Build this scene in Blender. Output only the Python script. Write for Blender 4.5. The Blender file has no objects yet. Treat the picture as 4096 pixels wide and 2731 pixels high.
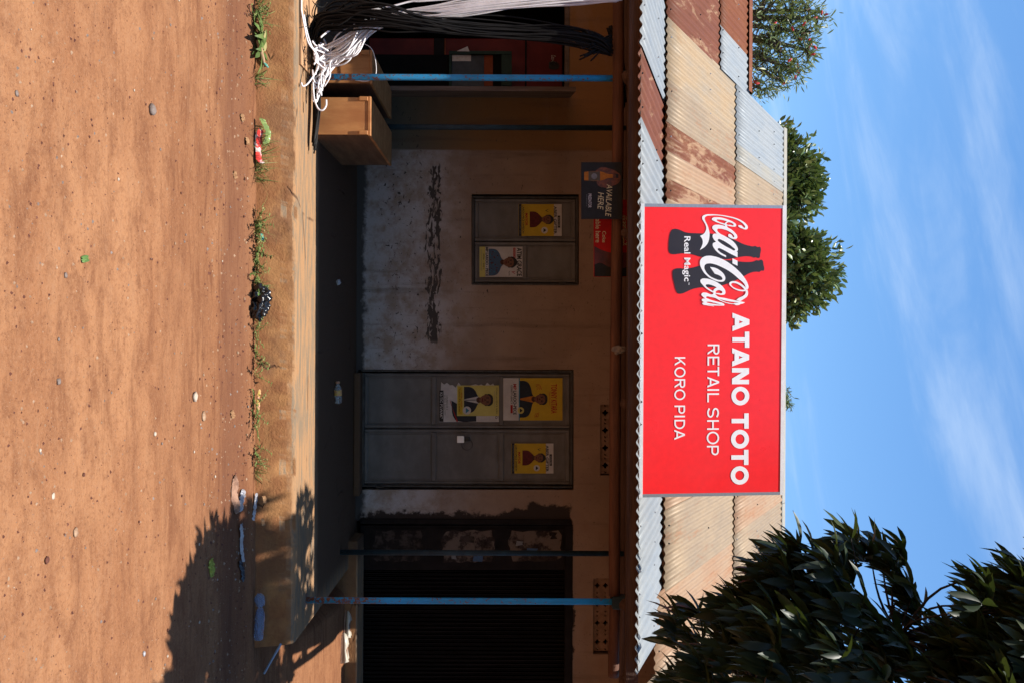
import bpy, bmesh, math, random
import numpy as np
from mathutils import Vector, Matrix, noise

scene = bpy.context.scene
COL = scene.collection
random.seed(7)
rng = np.random.default_rng(11)

# ------------------------------------------------------------------ camera
F, CZ, UC, VC, ROLL = 3306.0, 1.79, 1365.5, 2048.0, 0.005
cam_d = bpy.data.cameras.new('camera')
cam_d.sensor_width = 36.0
cam_d.lens = 36.0 * F / 4096.0
cam_d.clip_start, cam_d.clip_end = 0.05, 3000.0
cam = bpy.data.objects.new('camera', cam_d)
COL.objects.link(cam)
X = Vector((-ROLL, 0, 1)).normalized()
Y = Vector((-1, 0, -ROLL)).normalized()
Z = X.cross(Y)
cam.matrix_world = Matrix(((X.x, Y.x, Z.x, 0), (X.y, Y.y, Z.y, 0), (X.z, Y.z, Z.z, CZ), (0, 0, 0, 1)))
scene.camera = cam

# ------------------------------------------------------------------ sky, sun, exposure
SUN_DIR = Vector((0.045, 0.215, -1.0)).normalized()
elev = math.asin(-SUN_DIR.z)
world = bpy.data.worlds.new('World')
scene.world = world
world.use_nodes = True
wt = world.node_tree
wt.nodes.clear()


def wn(t, **k):
    n = wt.nodes.new(t)
    for a, b in k.items():
        setattr(n, a, b)
    return n


def wmath(op, a, b=None):
    n = wn('ShaderNodeMath', operation=op)
    for i, v in enumerate((a, b)):
        if v is None:
            continue
        if isinstance(v, (int, float)):
            n.inputs[i].default_value = v
        else:
            wt.links.new(v, n.inputs[i])
    return n.outputs[0]


sky = wn('ShaderNodeTexSky', sky_type='NISHITA')
sky.sun_disc = False
sky.sun_elevation = elev
sky.sun_rotation = math.atan2(-SUN_DIR.x, -SUN_DIR.y)
sky.air_density, sky.dust_density, sky.ozone_density = 1.15, 0.25, 2.5
bg = wn('ShaderNodeBackground')
bg.inputs['Strength'].default_value = 0.115
out = wn('ShaderNodeOutputWorld')
tc = wn('ShaderNodeTexCoord')
sep = wn('ShaderNodeSeparateXYZ')
wt.links.new(tc.outputs['Generated'], sep.inputs[0])
zc = wmath('MAXIMUM', sep.outputs['Z'], 0.04)
pxx = wmath('DIVIDE', sep.outputs['X'], zc)
pyy = wmath('DIVIDE', sep.outputs['Y'], zc)
# cirrus plane: along the streak (a) and across it (b)
ca, sa = math.cos(-0.42), math.sin(-0.42)
al = wmath('ADD', wmath('MULTIPLY', pxx, ca), wmath('MULTIPLY', pyy, sa))
ac = wmath('ADD', wmath('MULTIPLY', pxx, -sa), wmath('MULTIPLY', pyy, ca))


def cirrus(sc_a, sc_b, detail, dist, seed):
    cmb = wn('ShaderNodeCombineXYZ')
    wt.links.new(wmath('MULTIPLY', al, sc_a), cmb.inputs[0])
    wt.links.new(wmath('MULTIPLY', ac, sc_b), cmb.inputs[1])
    cmb.inputs[2].default_value = seed
    n = wn('ShaderNodeTexNoise')
    n.inputs['Scale'].default_value = 1.0
    n.inputs['Detail'].default_value = detail
    n.inputs['Roughness'].default_value = 0.6
    n.inputs['Distortion'].default_value = dist
    wt.links.new(cmb.outputs[0], n.inputs['Vector'])
    return n.outputs[0]


n1 = cirrus(0.7, 2.6, 6, 0.5, 1.3)
n2 = cirrus(2.6, 6.0, 7, 0.6, 4.1)
n3 = cirrus(0.35, 1.1, 3, 0.2, 7.7)
mix12 = wmath('ADD', wmath('MULTIPLY', n1, 0.75), wmath('MULTIPLY', n2, 0.25))
mix12 = wmath('ADD', mix12, wmath('MULTIPLY', wmath('SUBTRACT', n3, 0.5), 0.5))
dev = wmath('DIVIDE', wmath('SUBTRACT', ac, 1.70), 0.26)
band = wmath('POWER', 2.718, wmath('MULTIPLY', wmath('MULTIPLY', dev, dev), -1.0))
mix12 = wmath('ADD', mix12, wmath('MULTIPLY', wmath('SUBTRACT', band, 0.35), 0.13))
ramp = wn('ShaderNodeMapRange')
ramp.interpolation_type = 'SMOOTHSTEP'
ramp.inputs['From Min'].default_value = 0.41
ramp.inputs['From Max'].default_value = 0.76
ramp.inputs['To Max'].default_value = 0.50
wt.links.new(mix12, ramp.inputs['Value'])
mx = wn('ShaderNodeMix', data_type='RGBA')
wt.links.new(ramp.outputs[0], mx.inputs[0])
hs = wn('ShaderNodeHueSaturation')
hs.inputs['Saturation'].default_value = 1.2
hs.inputs['Value'].default_value = 1.0
wt.links.new(sky.outputs[0], hs.inputs['Color'])
wt.links.new(hs.outputs[0], mx.inputs[6])
mx.inputs[7].default_value = (3.6, 4.3, 5.2, 1)
wt.links.new(mx.outputs[2], bg.inputs['Color'])
wt.links.new(bg.outputs[0], out.inputs[0])

sun_d = bpy.data.lights.new('sun', 'SUN')
sun_d.energy = 5.0
sun_d.angle = math.radians(0.5)
sun_d.color = (1.0, 0.95, 0.87)
sun = bpy.data.objects.new('sun', sun_d)
sun.rotation_euler = SUN_DIR.to_track_quat('-Z', 'Y').to_euler()
sun.location = (0, -5, 20)
COL.objects.link(sun)

scene.render.engine = 'CYCLES'
scene.view_settings.view_transform = 'Standard'
scene.view_settings.look = 'None'
scene.view_settings.exposure = 0.95
scene.view_settings.gamma = 1.0


# ------------------------------------------------------------------ helpers
def M(U, V, y):
    u = (U - UC) - ROLL * (V - VC)
    v = (V - VC) + ROLL * (U - UC)
    return Vector((u / F * y, y, CZ + v / F * y))


def Mz(U, V, z):
    """point of the photo that lies at height z"""
    v = (V - VC) + ROLL * (U - UC)
    y = (z - CZ) * F / v
    return M(U, V, y)


def tag(o, label=None, cat=None, group=None, kind=None):
    if label:
        o['label'] = label
    if cat:
        o['category'] = cat
    if group:
        o['group'] = group
    if kind:
        o['kind'] = kind
    return o


def thing(name, loc, label, cat, group=None):
    o = bpy.data.objects.new(name, None)
    o.empty_display_size = 0.1
    o.location = loc
    COL.objects.link(o)
    return tag(o, label, cat, group)


def base_of(p):
    v = Vector((0, 0, 0))
    while p is not None:
        v += p.location
        p = p.parent
    return v


def mk(name, verts, faces, m, parent=None, smooth=False, loc=None):
    b = base_of(parent) if parent is not None else Vector((0, 0, 0))
    l = Vector(loc) if loc is not None else b
    me = bpy.data.meshes.new(name)
    me.from_pydata([(v[0] - l[0], v[1] - l[1], v[2] - l[2]) for v in verts], [], faces)
    if m is not None:
        me.materials.append(m)
    if smooth:
        me.polygons.foreach_set('use_smooth', [True] * len(me.polygons))
    me.update()
    o = bpy.data.objects.new(name, me)
    o.location = l - b if parent is not None else l
    if parent is not None:
        o.parent = parent
    COL.objects.link(o)
    return o


class MB:
    """collects simple shapes into one mesh"""

    def __init__(s):
        s.v, s.f = [], []

    def add(s, verts, faces):
        n = len(s.v)
        s.v += [tuple(p) for p in verts]
        s.f += [tuple(i + n for i in f) for f in faces]
        return s

    def box(s, x0, x1, y0, y1, z0, z1, bev=0.0):
        if bev > 0:
            bm = bmesh.new()
            bmesh.ops.create_cube(bm, size=1)
            for v in bm.verts:
                v.co = Vector(((x0 + x1) / 2 + v.co.x * (x1 - x0), (y0 + y1) / 2 + v.co.y * (y1 - y0),
                               (z0 + z1) / 2 + v.co.z * (z1 - z0)))
            bmesh.ops.bevel(bm, geom=list(bm.edges), offset=bev, segments=1, affect='EDGES')
            bm.verts.index_update()
            s.add([v.co[:] for v in bm.verts], [[v.index for v in f.verts] for f in bm.faces])
            bm.free()
            return s
        vs = [(x, y, z) for z in (z0, z1) for y in (y0, y1) for x in (x0, x1)]
        return s.add(vs, [(0, 2, 3, 1), (4, 5, 7, 6), (0, 1, 5, 4), (2, 6, 7, 3), (0, 4, 6, 2), (1, 3, 7, 5)])

    def tube(s, pts, r, n=6, caps=True):
        P = [Vector(p) for p in pts]
        rs = r if isinstance(r, (list, tuple)) else [r] * len(P)
        rings, up = [], None
        for i, p in enumerate(P):
            t = (P[min(i + 1, len(P) - 1)] - P[max(i - 1, 0)])
            if t.length < 1e-9:
                t = Vector((0, 0, 1))
            t.normalize()
            if up is None:
                up = t.orthogonal().normalized()
            up = (up - t * up.dot(t))
            up = up.normalized() if up.length > 1e-6 else t.orthogonal().normalized()
            w = t.cross(up)
            rings.append([p + (up * math.cos(2 * math.pi * k / n) + w * math.sin(2 * math.pi * k / n)) * rs[i]
                          for k in range(n)])
        vs = [v for rg in rings for v in rg]
        fs = []
        for i in range(len(P) - 1):
            for k in range(n):
                a, b = i * n + k, i * n + (k + 1) % n
                fs.append((a, b, b + n, a + n))
        if caps:
            fs.append(tuple(range(n - 1, -1, -1)))
            fs.append(tuple((len(P) - 1) * n + k for k in range(n)))
        return s.add(vs, fs)

    def build(s, name, m, parent=None, smooth=False, loc=None):
        return mk(name, s.v, s.f, m, parent, smooth, loc)


def spline(pts, n=6):
    """Catmull-Rom through points"""
    P = [Vector(p) for p in pts]
    P = [P[0] * 2 - P[1]] + P + [P[-1] * 2 - P[-2]]
    o = []
    for i in range(1, len(P) - 2):
        for k in range(n):
            t = k / n
            a, b, c, d = P[i - 1], P[i], P[i + 1], P[i + 2]
            o.append(0.5 * ((2 * b) + (c - a) * t + (2 * a - 5 * b + 4 * c - d) * t * t + (3 * b - a - 3 * c + d) * t ** 3))
    o.append(P[-2])
    return o


def shape2d(name, splines, y, m, parent=None, extrude=0.0, res=5, to=None):
    """filled outline (with holes) standing in the plane at depth y; points (U, V[, 'c'])"""
    cu = bpy.data.curves.new(name, 'CURVE')
    cu.dimensions = '2D'
    cu.fill_mode = 'BOTH'
    cu.extrude = extrude
    cu.resolution_u = res
    for sp in splines:
        pts = [(q, len(p) > 2) for p in sp for q in [(p[0], p[1])]]
        if to is None:
            co = [(M(q[0], q[1], y), c) for q, c in pts]
            co = [((p.x, p.z), c) for p, c in co]
        else:
            co = pts
        s = cu.splines.new('BEZIER')
        s.bezier_points.add(len(co) - 1)
        s.use_cyclic_u = True
        for bp, (q, c) in zip(s.bezier_points, co):
            bp.co = (q[0], q[1], 0)
            bp.handle_left_type = bp.handle_right_type = 'VECTOR' if c else 'AUTO'
    return curve_mesh(name, cu, lambda v: (v[0], y - v[2], v[1]), m, parent)


def curve_mesh(name, cu, fn, m, parent, loc=None):
    ob = bpy.data.objects.new('tmp', cu)
    me = bpy.data.meshes.new_from_object(ob)
    vs = [fn(v.co) for v in me.vertices]
    fs = [tuple(p.vertices) for p in me.polygons]
    bpy.data.objects.remove(ob)
    bpy.data.curves.remove(cu)
    bpy.data.meshes.remove(me)
    return mk(name, vs, fs, m, parent, False, loc)


def text(name, s, U0, U1, V0, V1, y, m, parent=None, bold=0.0, shear=0.0, slope=0.0):
    """lettering fitted to a rectangle of the plane at depth y"""
    cu = bpy.data.curves.new(name, 'FONT')
    cu.body = s
    cu.fill_mode = 'FRONT'
    cu.offset = bold
    cu.shear = shear
    cu.resolution_u = 3
    ob = bpy.data.objects.new('tmp', cu)
    me = bpy.data.meshes.new_from_object(ob)
    vs = [v.co.copy() for v in me.vertices]
    fs = [tuple(p.vertices) for p in me.polygons]
    bpy.data.objects.remove(ob)
    bpy.data.curves.remove(cu)
    bpy.data.meshes.remove(me)
    x0, x1 = min(v.x for v in vs), max(v.x for v in vs)
    z0, z1 = min(v.y for v in vs), max(v.y for v in vs)
    o = []
    for v in vs:
        a = (v.x - x0) / (x1 - x0)
        b = (v.y - z0) / (z1 - z0)
        o.append(M(U0 + (U1 - U0) * a, V0 + (V1 - V0) * b + slope * a, y))
    return mk(name, o, fs, m, parent)


def rect(name, U0, U1, V0, V1, y, m, parent=None, t=0.0, skew=(0, 0)):
    """flat plate facing the camera side; t = thickness to the back"""
    q = [M(U0, V0, y), M(U1, V0 + skew[0], y), M(U1 + skew[1], V1 + skew[0], y), M(U0 + skew[1], V1, y)]
    if t <= 0:
        return mk(name, q, [(0, 1, 2, 3)], m, parent)
    bq = [p + Vector((0, t, 0)) for p in q]
    return mk(name, q + bq, [(0, 1, 2, 3), (7, 6, 5, 4), (0, 4, 5, 1), (1, 5, 6, 2), (2, 6, 7, 3), (3, 7, 4, 0)], m, parent)


# ------------------------------------------------------------------ materials
def srgb(r, g, b, k=1.0):
    f = lambda c: ((c / 255 + 0.055) / 1.055) ** 2.4 if c > 10 else c / 255 / 12.92
    return (f(r) * k, f(g) * k, f(b) * k, 1)


class NT:
    def __init__(s, name):
        s.m = bpy.data.materials.new(name)
        s.m.use_nodes = True
        s.t = s.m.node_tree
        s.p = s.t.nodes['Principled BSDF']
        s.tc = s.t.nodes.new('ShaderNodeTexCoord')
        s.geo = s.t.nodes.new('ShaderNodeNewGeometry')

    def n(s, t, **k):
        n = s.t.nodes.new(t)
        for a, b in k.items():
            setattr(n, a, b)
        return n

    def put(s, sock, v):
        if isinstance(v, (int, float)):
            sock.default_value = v
        elif isinstance(v, (tuple, list)):
            sock.default_value = v
        else:
            s.t.links.new(v, sock)

    def co(s, scale=(1, 1, 1), world=False, rot=(0, 0, 0), loc=(0, 0, 0)):
        mp = s.n('ShaderNodeMapping')
        mp.inputs['Scale'].default_value = scale
        mp.inputs['Rotation'].default_value = rot
        mp.inputs['Location'].default_value = loc
        s.t.links.new(s.geo.outputs['Position'] if world else s.tc.outputs['Object'], mp.inputs[0])
        return mp.outputs[0]

    def noise(s, co, scale, detail=5, rough=0.6, dist=0.0):
        n = s.n('ShaderNodeTexNoise')
        s.put(n.inputs['Vector'], co)
        n.inputs['Scale'].default_value = scale
        n.inputs['Detail'].default_value = detail
        n.inputs['Roughness'].default_value = rough
        n.inputs['Distortion'].default_value = dist
        return n.outputs[0]

    def rng(s, v, a, b, c=0.0, d=1.0, smooth=True):
        n = s.n('ShaderNodeMapRange')
        n.interpolation_type = 'SMOOTHSTEP' if smooth else 'LINEAR'
        s.put(n.inputs['Value'], v)
        for k, w in (('From Min', a), ('From Max', b), ('To Min', c), ('To Max', d)):
            n.inputs[k].default_value = w
        return n.outputs[0]

    def math(s, op, a, b=0.0):
        n = s.n('ShaderNodeMath', operation=op)
        s.put(n.inputs[0], a)
        s.put(n.inputs[1], b)
        return n.outputs[0]

    def mix(s, f, a, b, mode='MIX'):
        n = s.n('ShaderNodeMix', data_type='RGBA', blend_type=mode)
        s.put(n.inputs[0], f)
        s.put(n.inputs[6], a)
        s.put(n.inputs[7], b)
        return n.outputs[2]

    def xyz(s, world=True):
        n = s.n('ShaderNodeSeparateXYZ')
        s.t.links.new(s.geo.outputs['Position'] if world else s.tc.outputs['Object'], n.inputs[0])
        return n.outputs

    def bump(s, h, strength=0.5, dist=0.01):
        n = s.n('ShaderNodeBump')
        n.inputs['Strength'].default_value = strength
        n.inputs['Distance'].default_value = dist
        s.put(n.inputs['Height'], h)
        s.t.links.new(n.outputs[0], s.p.inputs['Normal'])

    def done(s, col, rough=0.8, metal=0.0, spec=0.5):
        s.put(s.p.inputs['Base Color'], col)
        s.put(s.p.inputs['Roughness'], rough)
        s.put(s.p.inputs['Metallic'], metal)
        s.p.inputs['Specular IOR Level'].default_value = spec
        return s.m


def plain(name, c, c2=None, rough=0.7, scale=20, stretch=(1, 1, 1), bump=0.15, spec=0.4, metal=0.0, lo=0.35, hi=0.7, dist=0.004):
    """two-tone noisy paint / cloth / wood"""
    t = NT(name)
    if c2 is None:
        c2 = tuple(x * 0.7 for x in c[:3]) + (1,)
    co = t.co(stretch)
    n = t.noise(co, scale, 6, 0.65)
    f = t.rng(n, lo, hi)
    fine = t.noise(co, scale * 6, 3)
    col = t.mix(f, c2, c)
    col = t.mix(t.rng(fine, 0.3, 0.7, 0.0, 0.25), col, tuple(x * 0.75 for x in c[:3]) + (1,))
    if bump:
        t.bump(t.math('ADD', n, fine), bump, dist)
    return t.done(col, t.rng(n, 0.3, 0.7, min(rough + 0.1, 1), rough - 0.05), metal, spec)


def A(r, g, b):
    return (r, g, b, 1)


MAT = {}
MAT['white_frame'] = plain('white_frame_paint', A(.78, .78, .78), A(.66, .66, .65), 0.35, 8, bump=0.05)
MAT['alu'] = plain('dull_aluminium', A(.40, .43, .47), A(.30, .33, .37), 0.35, 14, (1, 1, 4), 0.05, metal=0.5)
MAT['sign_red'] = plain('sign_red_vinyl', A(.90, .026, .030), A(.87, .022, .026), 0.32, 3, bump=0.03, spec=0.4)
MAT['sign_white'] = plain('sign_white_print', A(.84, .86, .88), A(.80, .82, .84), 0.35, 5, bump=0.0)
MAT['sign_black'] = plain('sign_dark_print', A(.028, .024, .030), A(.024, .02, .026), 0.35, 5, bump=0.0)
MAT['print_black'] = plain('print_black', A(.02, .02, .02), A(.015, .015, .015), 0.5, 20, bump=0, spec=0.12)
MAT['print_red'] = plain('print_red', A(0.297, 0.013, 0.013), A(0.231, 0.013, 0.013), 0.5, 20, bump=0, spec=0.12)
MAT['print_yellow'] = plain('print_yellow', A(0.409, 0.277, 0.020), A(0.343, 0.238, 0.020), 0.5, 9, bump=0, spec=0.12)
MAT['print_pale_yellow'] = plain('print_pale_yellow', A(0.409, 0.363, 0.106), A(0.363, 0.317, 0.092), 0.5, 9, bump=0, spec=0.12)
MAT['print_white'] = plain('print_white', A(0.409, 0.396, 0.396), A(0.330, 0.317, 0.317), 0.5, 9, bump=0.05, spec=0.12)
MAT['print_blue'] = plain('print_blue', A(0.033, 0.086, 0.172), A(0.046, 0.066, 0.106), 0.5, 60, bump=0, spec=0.12)
MAT['print_cyan'] = plain('print_cyan', A(0.026, 0.165, 0.264), None, 0.5, 9, bump=0, spec=0.12)
MAT['print_skin'] = plain('print_brown', A(.155, .068, .040), A(.105, .045, .028), 0.6, 60, bump=0, spec=.12)
MAT['print_skin_dark'] = plain('print_dark_brown', A(.060, .026, .018), A(.045, .02, .014), 0.6, 60, bump=0, spec=.12)
MAT['print_maroon'] = plain('print_maroon', A(.11, .018, .018), A(.05, .012, .014), 0.6, 50, bump=0, spec=.12)
MAT['print_suit'] = plain('print_navy', A(.018, .022, .032), None, 0.5, 30, bump=0, spec=0.12)
MAT['print_orange'] = plain('print_orange', A(0.363, 0.132, 0.020), None, 0.5, 30, bump=0, spec=0.12)
MAT['print_grey'] = plain('print_grey', A(0.165, 0.165, 0.165), None, 0.5, 30, bump=0, spec=0.12)
MAT['door_grey'] = plain('door_grey_paint', A(.115, .109, .107), A(.082, .075, .072), 0.55, 3, (1, 1, 1.5), 0.08, spec=.25)
MAT['frame_grey'] = plain('frame_dark_paint', A(.055, .052, .050), A(.03, .025, .022), 0.6, 9, (1, 1, 2), 0.1, spec=.2)
MAT['maroon'] = plain('maroon_paint', A(.008, .0045, .004), A(.004, .0025, .0022), 0.7, 6, bump=0.1, spec=.15)
MAT['shutter_dark'] = plain('dark_shutter_paint', A(.006, .0035, .0035), A(.003, .002, .002), 0.7, 5, (3, 1, .5), bump=0.1, spec=.12)
MAT['black'] = plain('near_black', A(.006, .005, .0045), A(.004, .0035, .003), 0.95, 9, spec=.1)
MAT['wood_red'] = plain('reddish_pole_wood', A(.115, .042, .018), A(.06, .02, .009), 0.7, 7, (.35, 4, 4), 0.5, dist=.01)
MAT['wood_dark'] = plain('dark_fascia_wood', A(.082, .040, .024), A(.042, .018, .010), 0.75, 6, (.3, 4, 4), 0.6, dist=.012)
MAT['wood_box'] = plain('orange_box_wood', A(.42, .185, .060), A(.30, .11, .032), 0.6, 5, (2, 2, .5), 0.25)
MAT['wood_shaded'] = plain('shaded_box_wood', A(.15, .07, .03), A(.09, .04, .02), 0.7, 5, (3, .5, 3), 0.25)  # the box wood again, with the shade of its sides painted in
MAT['leaf_door'] = plain('grey_brown_door_wood', A(.12, .090, .075), A(.07, .05, .04), 0.7, 5, (4, 4, .4), 0.25, spec=.2)
MAT['white_cable'] = plain('white_cable_sheath', A(.74, .71, .72), A(.62, .59, .60), 0.4, 12, bump=0)
MAT['black_cable'] = plain('black_cable_sheath', A(.0065, .006, .006), A(.010, .009, .0085), 0.55, 10, bump=0, spec=.12)
MAT['red_paint'] = plain('red_cooler_paint', A(.11, .002, .003), A(.07, .002, .003), 0.5, 4, bump=0.04, spec=.2)
MAT['green_paint'] = plain('green_frame_paint', A(.010, .030, .020), A(.008, .02, .014), 0.6, 8, spec=.2)
MAT['orange_paint'] = plain('orange_board', A(.20, .04, .01), None, 0.7, 8, spec=.2)
MAT['grey_board'] = plain('grey_board', A(.06, .066, .072), A(.035, .04, .045), 0.6, 4, spec=.2)
MAT['paper'] = plain('old_paper', A(.55, .50, .45), A(.38, .33, .30), 0.8, 16)
MAT['steel'] = plain('steel', A(.60, .62, .62), A(.45, .46, .46), 0.3, 20, metal=0.7, bump=0.05)
MAT['dark_iron'] = plain('dark_iron', A(.03, .028, .027), None, 0.5, 20, metal=0.4)
MAT['cement'] = plain('vent_cement', A(.20, .125, .085), A(.13, .08, .055), 0.9, 14, bump=0.4)
MAT['pebble'] = plain('pale_pebble', A(.33, .22, .14), A(.20, .11, .06), 0.85, 30)
MAT['pebble_red'] = plain('red_pebble', A(.12, .04, .022), A(.07, .022, .013), 0.9, 30)
MAT['pebble_grey'] = plain('grey_pebble', A(.20, .16, .14), A(.13, .09, .07), 0.85, 30)
MAT['pebble_white'] = plain('white_chip', A(.44, .38, .31), A(.32, .24, .17), 0.8, 30)
MAT['bag_black'] = plain('black_polythene', A(.010, .010, .012), A(.006, .006, .008), 0.2, 7, bump=0.35, spec=0.6, dist=.01)
MAT['plastic_white'] = plain('cloudy_polythene', A(.36, .35, .37), A(.24, .21, .20), 0.3, 20, bump=0.5, spec=0.6)
MAT['plastic_red'] = plain('red_wrapper', A(.55, .04, .03), A(.60, .52, .48), 0.4, 16, lo=.47, hi=.52)
MAT['plastic_green'] = plain('green_wrapper', A(.26, .34, .10), A(.14, .20, .06), 0.3, 25, spec=0.5)
MAT['plastic_teal'] = plain('teal_scrap', A(.10, .36, .28), None, 0.4, 25)
MAT['plastic_yellow'] = plain('yellow_plastic', A(.50, .36, .06), A(.42, .16, .14), 0.45, 40)
MAT['shoe_white'] = plain('cream_shoe', A(.42, .38, .32), A(.33, .29, .23), 0.35, 12, bump=0.1)
MAT['leaf_fallen'] = plain('yellow_green_leaf', A(.30, .30, .04), A(.20, .22, .03), 0.5, 20)
MAT['leaf_green'] = plain('fresh_leaf', A(.11, .20, .05), None, 0.6, 20)
MAT['dry_leaf'] = plain('dry_leaf', A(.36, .20, .09), A(.22, .11, .05), 0.8, 25)
MAT['cardboard'] = plain('torn_brown_paper', A(.30, .17, .11), A(.17, .09, .06), 0.9, 14, bump=0.6, dist=.01)
MAT['bark'] = plain('grey_bark', A(.16, .12, .09), A(.09, .065, .05), 0.9, 10, (3, 3, .6), 0.8, dist=.02)
MAT['dark_bark'] = plain('dark_twig_bark', A(.05, .042, .030), A(.03, .025, .018), 0.9, 10, (3, 3, .6), 0.6, dist=.02)
MAT['flower_red'] = plain('red_flower', A(.50, .03, .025), A(.35, .02, .02), 0.7, 25)
MAT['rag'] = plain('grey_rag', A(.20, .17, .15), A(.12, .10, .09), 0.9, 14, bump=0.5)
MAT['paper_patch'] = plain('peeling_poster_remains', A(.105, .078, .062), A(.014, .009, .008), 0.8, 7, bump=0.3, lo=.43, hi=.56, spec=.1)
MAT['paper_patch_dark'] = plain('dark_poster_remains', A(.045, .032, .026), A(.010, .007, .006), 0.8, 9, bump=0.3, lo=.47, hi=.60, spec=.1)
MAT['light_fleck'] = plain('flaking_light_paint', A(.12, .090, .072), A(.015, .010, .009), 0.8, 26, bump=0.3, lo=0.42, hi=0.55)


def leafmat(name, c1, c2, c3, rough=0.4, trans=0.25, spec=0.5):
    t = NT(name)
    co = t.co(world=True)
    n = t.noise(co, 9, 3)
    col = t.mix(t.rng(n, .35, .65), c1, c2)
    oi = t.n('ShaderNodeNewGeometry')
    col = t.mix(t.rng(oi.outputs['Random Per Island'], 0.80, 1.0), col, c3)
    v = t.n('ShaderNodeHueSaturation')
    t.put(v.inputs['Color'], col)
    t.put(v.inputs['Value'], t.rng(oi.outputs['Random Per Island'], 0, 1, 0.7, 1.3, False))
    t.done(v.outputs[0], rough, 0, spec)
    tr = t.n('ShaderNodeBsdfTranslucent')
    t.put(tr.inputs[0], t.mix(0.5, v.outputs[0], A(.12, .16, .02)))
    ms = t.n('ShaderNodeMixShader')
    ms.inputs[0].default_value = trans
    t.t.links.new(t.p.outputs[0], ms.inputs[1])
    t.t.links.new(tr.outputs[0], ms.inputs[2])
    t.t.links.new(ms.outputs[0], t.t.nodes['Material Output'].inputs[0])
    return t.m


MAT['mango'] = leafmat('mango_leaf', A(.011, .021, .010), A(.018, .030, .012), A(.045, .055, .015), 0.45, 0.16, 0.25)
MAT['round_leaf'] = leafmat('broad_leaf', A(.055, .095, .030), A(.095, .140, .045), A(.20, .22, .09), 0.33, 0.2)
MAT['brush_leaf'] = leafmat('narrow_leaf', A(.095, .145, .050), A(.14, .185, .075), A(.24, .25, .12), 0.45, 0.3)
MAT['weed'] = leafmat('weed_blade', A(.085, .145, .035), A(.135, .19, .055), A(.26, .23, .10), 0.55, 0.25, .25)


def ground_mat():
    t = NT('laterite_ground')
    co = t.co(world=True)
    st = t.co((0.75, 1.9, 1), world=True)
    big = t.noise(st, 0.8, 5, 0.6, 0.2)
    mid = t.noise(st, 3.2, 8, 0.7, 0.35)
    lump = t.noise(co, 9, 7, 0.72, 0.3)
    fine = t.noise(co, 34, 6, 0.75)
    grit = t.noise(co, 190, 3, 0.65)
    vor = t.n('ShaderNodeTexVoronoi')
    t.put(vor.inputs['Vector'], t.mix(.03, co, t.n('ShaderNodeTexNoise').outputs['Color']))
    vor.inputs['Scale'].default_value = 30
    spots = t.rng(vor.outputs['Distance'], 0.05, 0.20, 1, 0)
    spots = t.math('MULTIPLY', spots, t.rng(t.noise(co, 3.5, 4), .46, .62))
    c = t.mix(t.rng(big, .36, .64), A(.340, .160, .074), A(.275, .119, .053))
    c = t.mix(t.rng(mid, .45, .70, 0, .8), c, A(.165, .064, .029))
    c = t.mix(t.rng(mid, .45, .25, 0, 0.6), c, A(.300, .152, .077))
    sk0 = t.noise(t.co((.6, 4.5, 1), world=True), 2.6, 8, .68, .5)
    c = t.mix(t.rng(sk0, .50, .68, 0, .5), c, A(.165, .064, .028))
    c = t.mix(t.rng(sk0, .45, .30, 0, .4), c, A(.305, .155, .080))
    c = t.mix(t.rng(lump, .50, .72, 0, .6), c, A(.165, .066, .030))
    c = t.mix(t.rng(lump, .46, .30, 0, .40), c, A(.30, .15, .078))
    grain = t.noise(co, 75, 4, .8)
    c = t.mix(t.rng(fine, .50, .70, 0, 0.6), c, A(.150, .057, .027))
    c = t.mix(t.rng(fine, .45, .32, 0, 0.45), c, A(.31, .16, .085))
    c = t.mix(t.rng(grain, .54, .68, 0, 0.6), c, A(.130, .048, .023))
    c = t.mix(t.rng(grain, .46, .34, 0, 0.5), c, A(.33, .175, .095))
    c = t.mix(t.rng(grit, .55, .72, 0, 0.5), c, A(.34, .19, .11))
    c = t.mix(t.math('MULTIPLY', spots, 0.6), c, A(.09, .032, .018))
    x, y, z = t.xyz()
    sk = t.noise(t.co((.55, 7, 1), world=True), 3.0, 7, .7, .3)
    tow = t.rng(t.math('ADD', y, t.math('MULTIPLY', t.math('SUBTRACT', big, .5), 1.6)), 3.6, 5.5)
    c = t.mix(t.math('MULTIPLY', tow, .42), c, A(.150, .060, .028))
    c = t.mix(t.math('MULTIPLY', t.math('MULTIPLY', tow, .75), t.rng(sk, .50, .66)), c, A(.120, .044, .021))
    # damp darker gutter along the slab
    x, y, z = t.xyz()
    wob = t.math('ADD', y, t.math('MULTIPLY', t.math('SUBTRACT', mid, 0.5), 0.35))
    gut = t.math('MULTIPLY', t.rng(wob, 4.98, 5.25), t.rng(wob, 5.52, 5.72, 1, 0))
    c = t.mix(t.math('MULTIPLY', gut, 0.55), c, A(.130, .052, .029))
    h = t.math('ADD', t.math('ADD', t.math('MULTIPLY', lump, 0.9), t.math('MULTIPLY', fine, 0.6)), t.math('MULTIPLY', grit, 0.35))
    h = t.math('ADD', h, t.math('MULTIPLY', grain, .6))
    h = t.math('SUBTRACT', h, t.math('MULTIPLY', spots, 0.3))
    t.bump(h, 0.8, 0.02)
    return t.done(c, 0.95, 0, 0.15)


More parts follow.
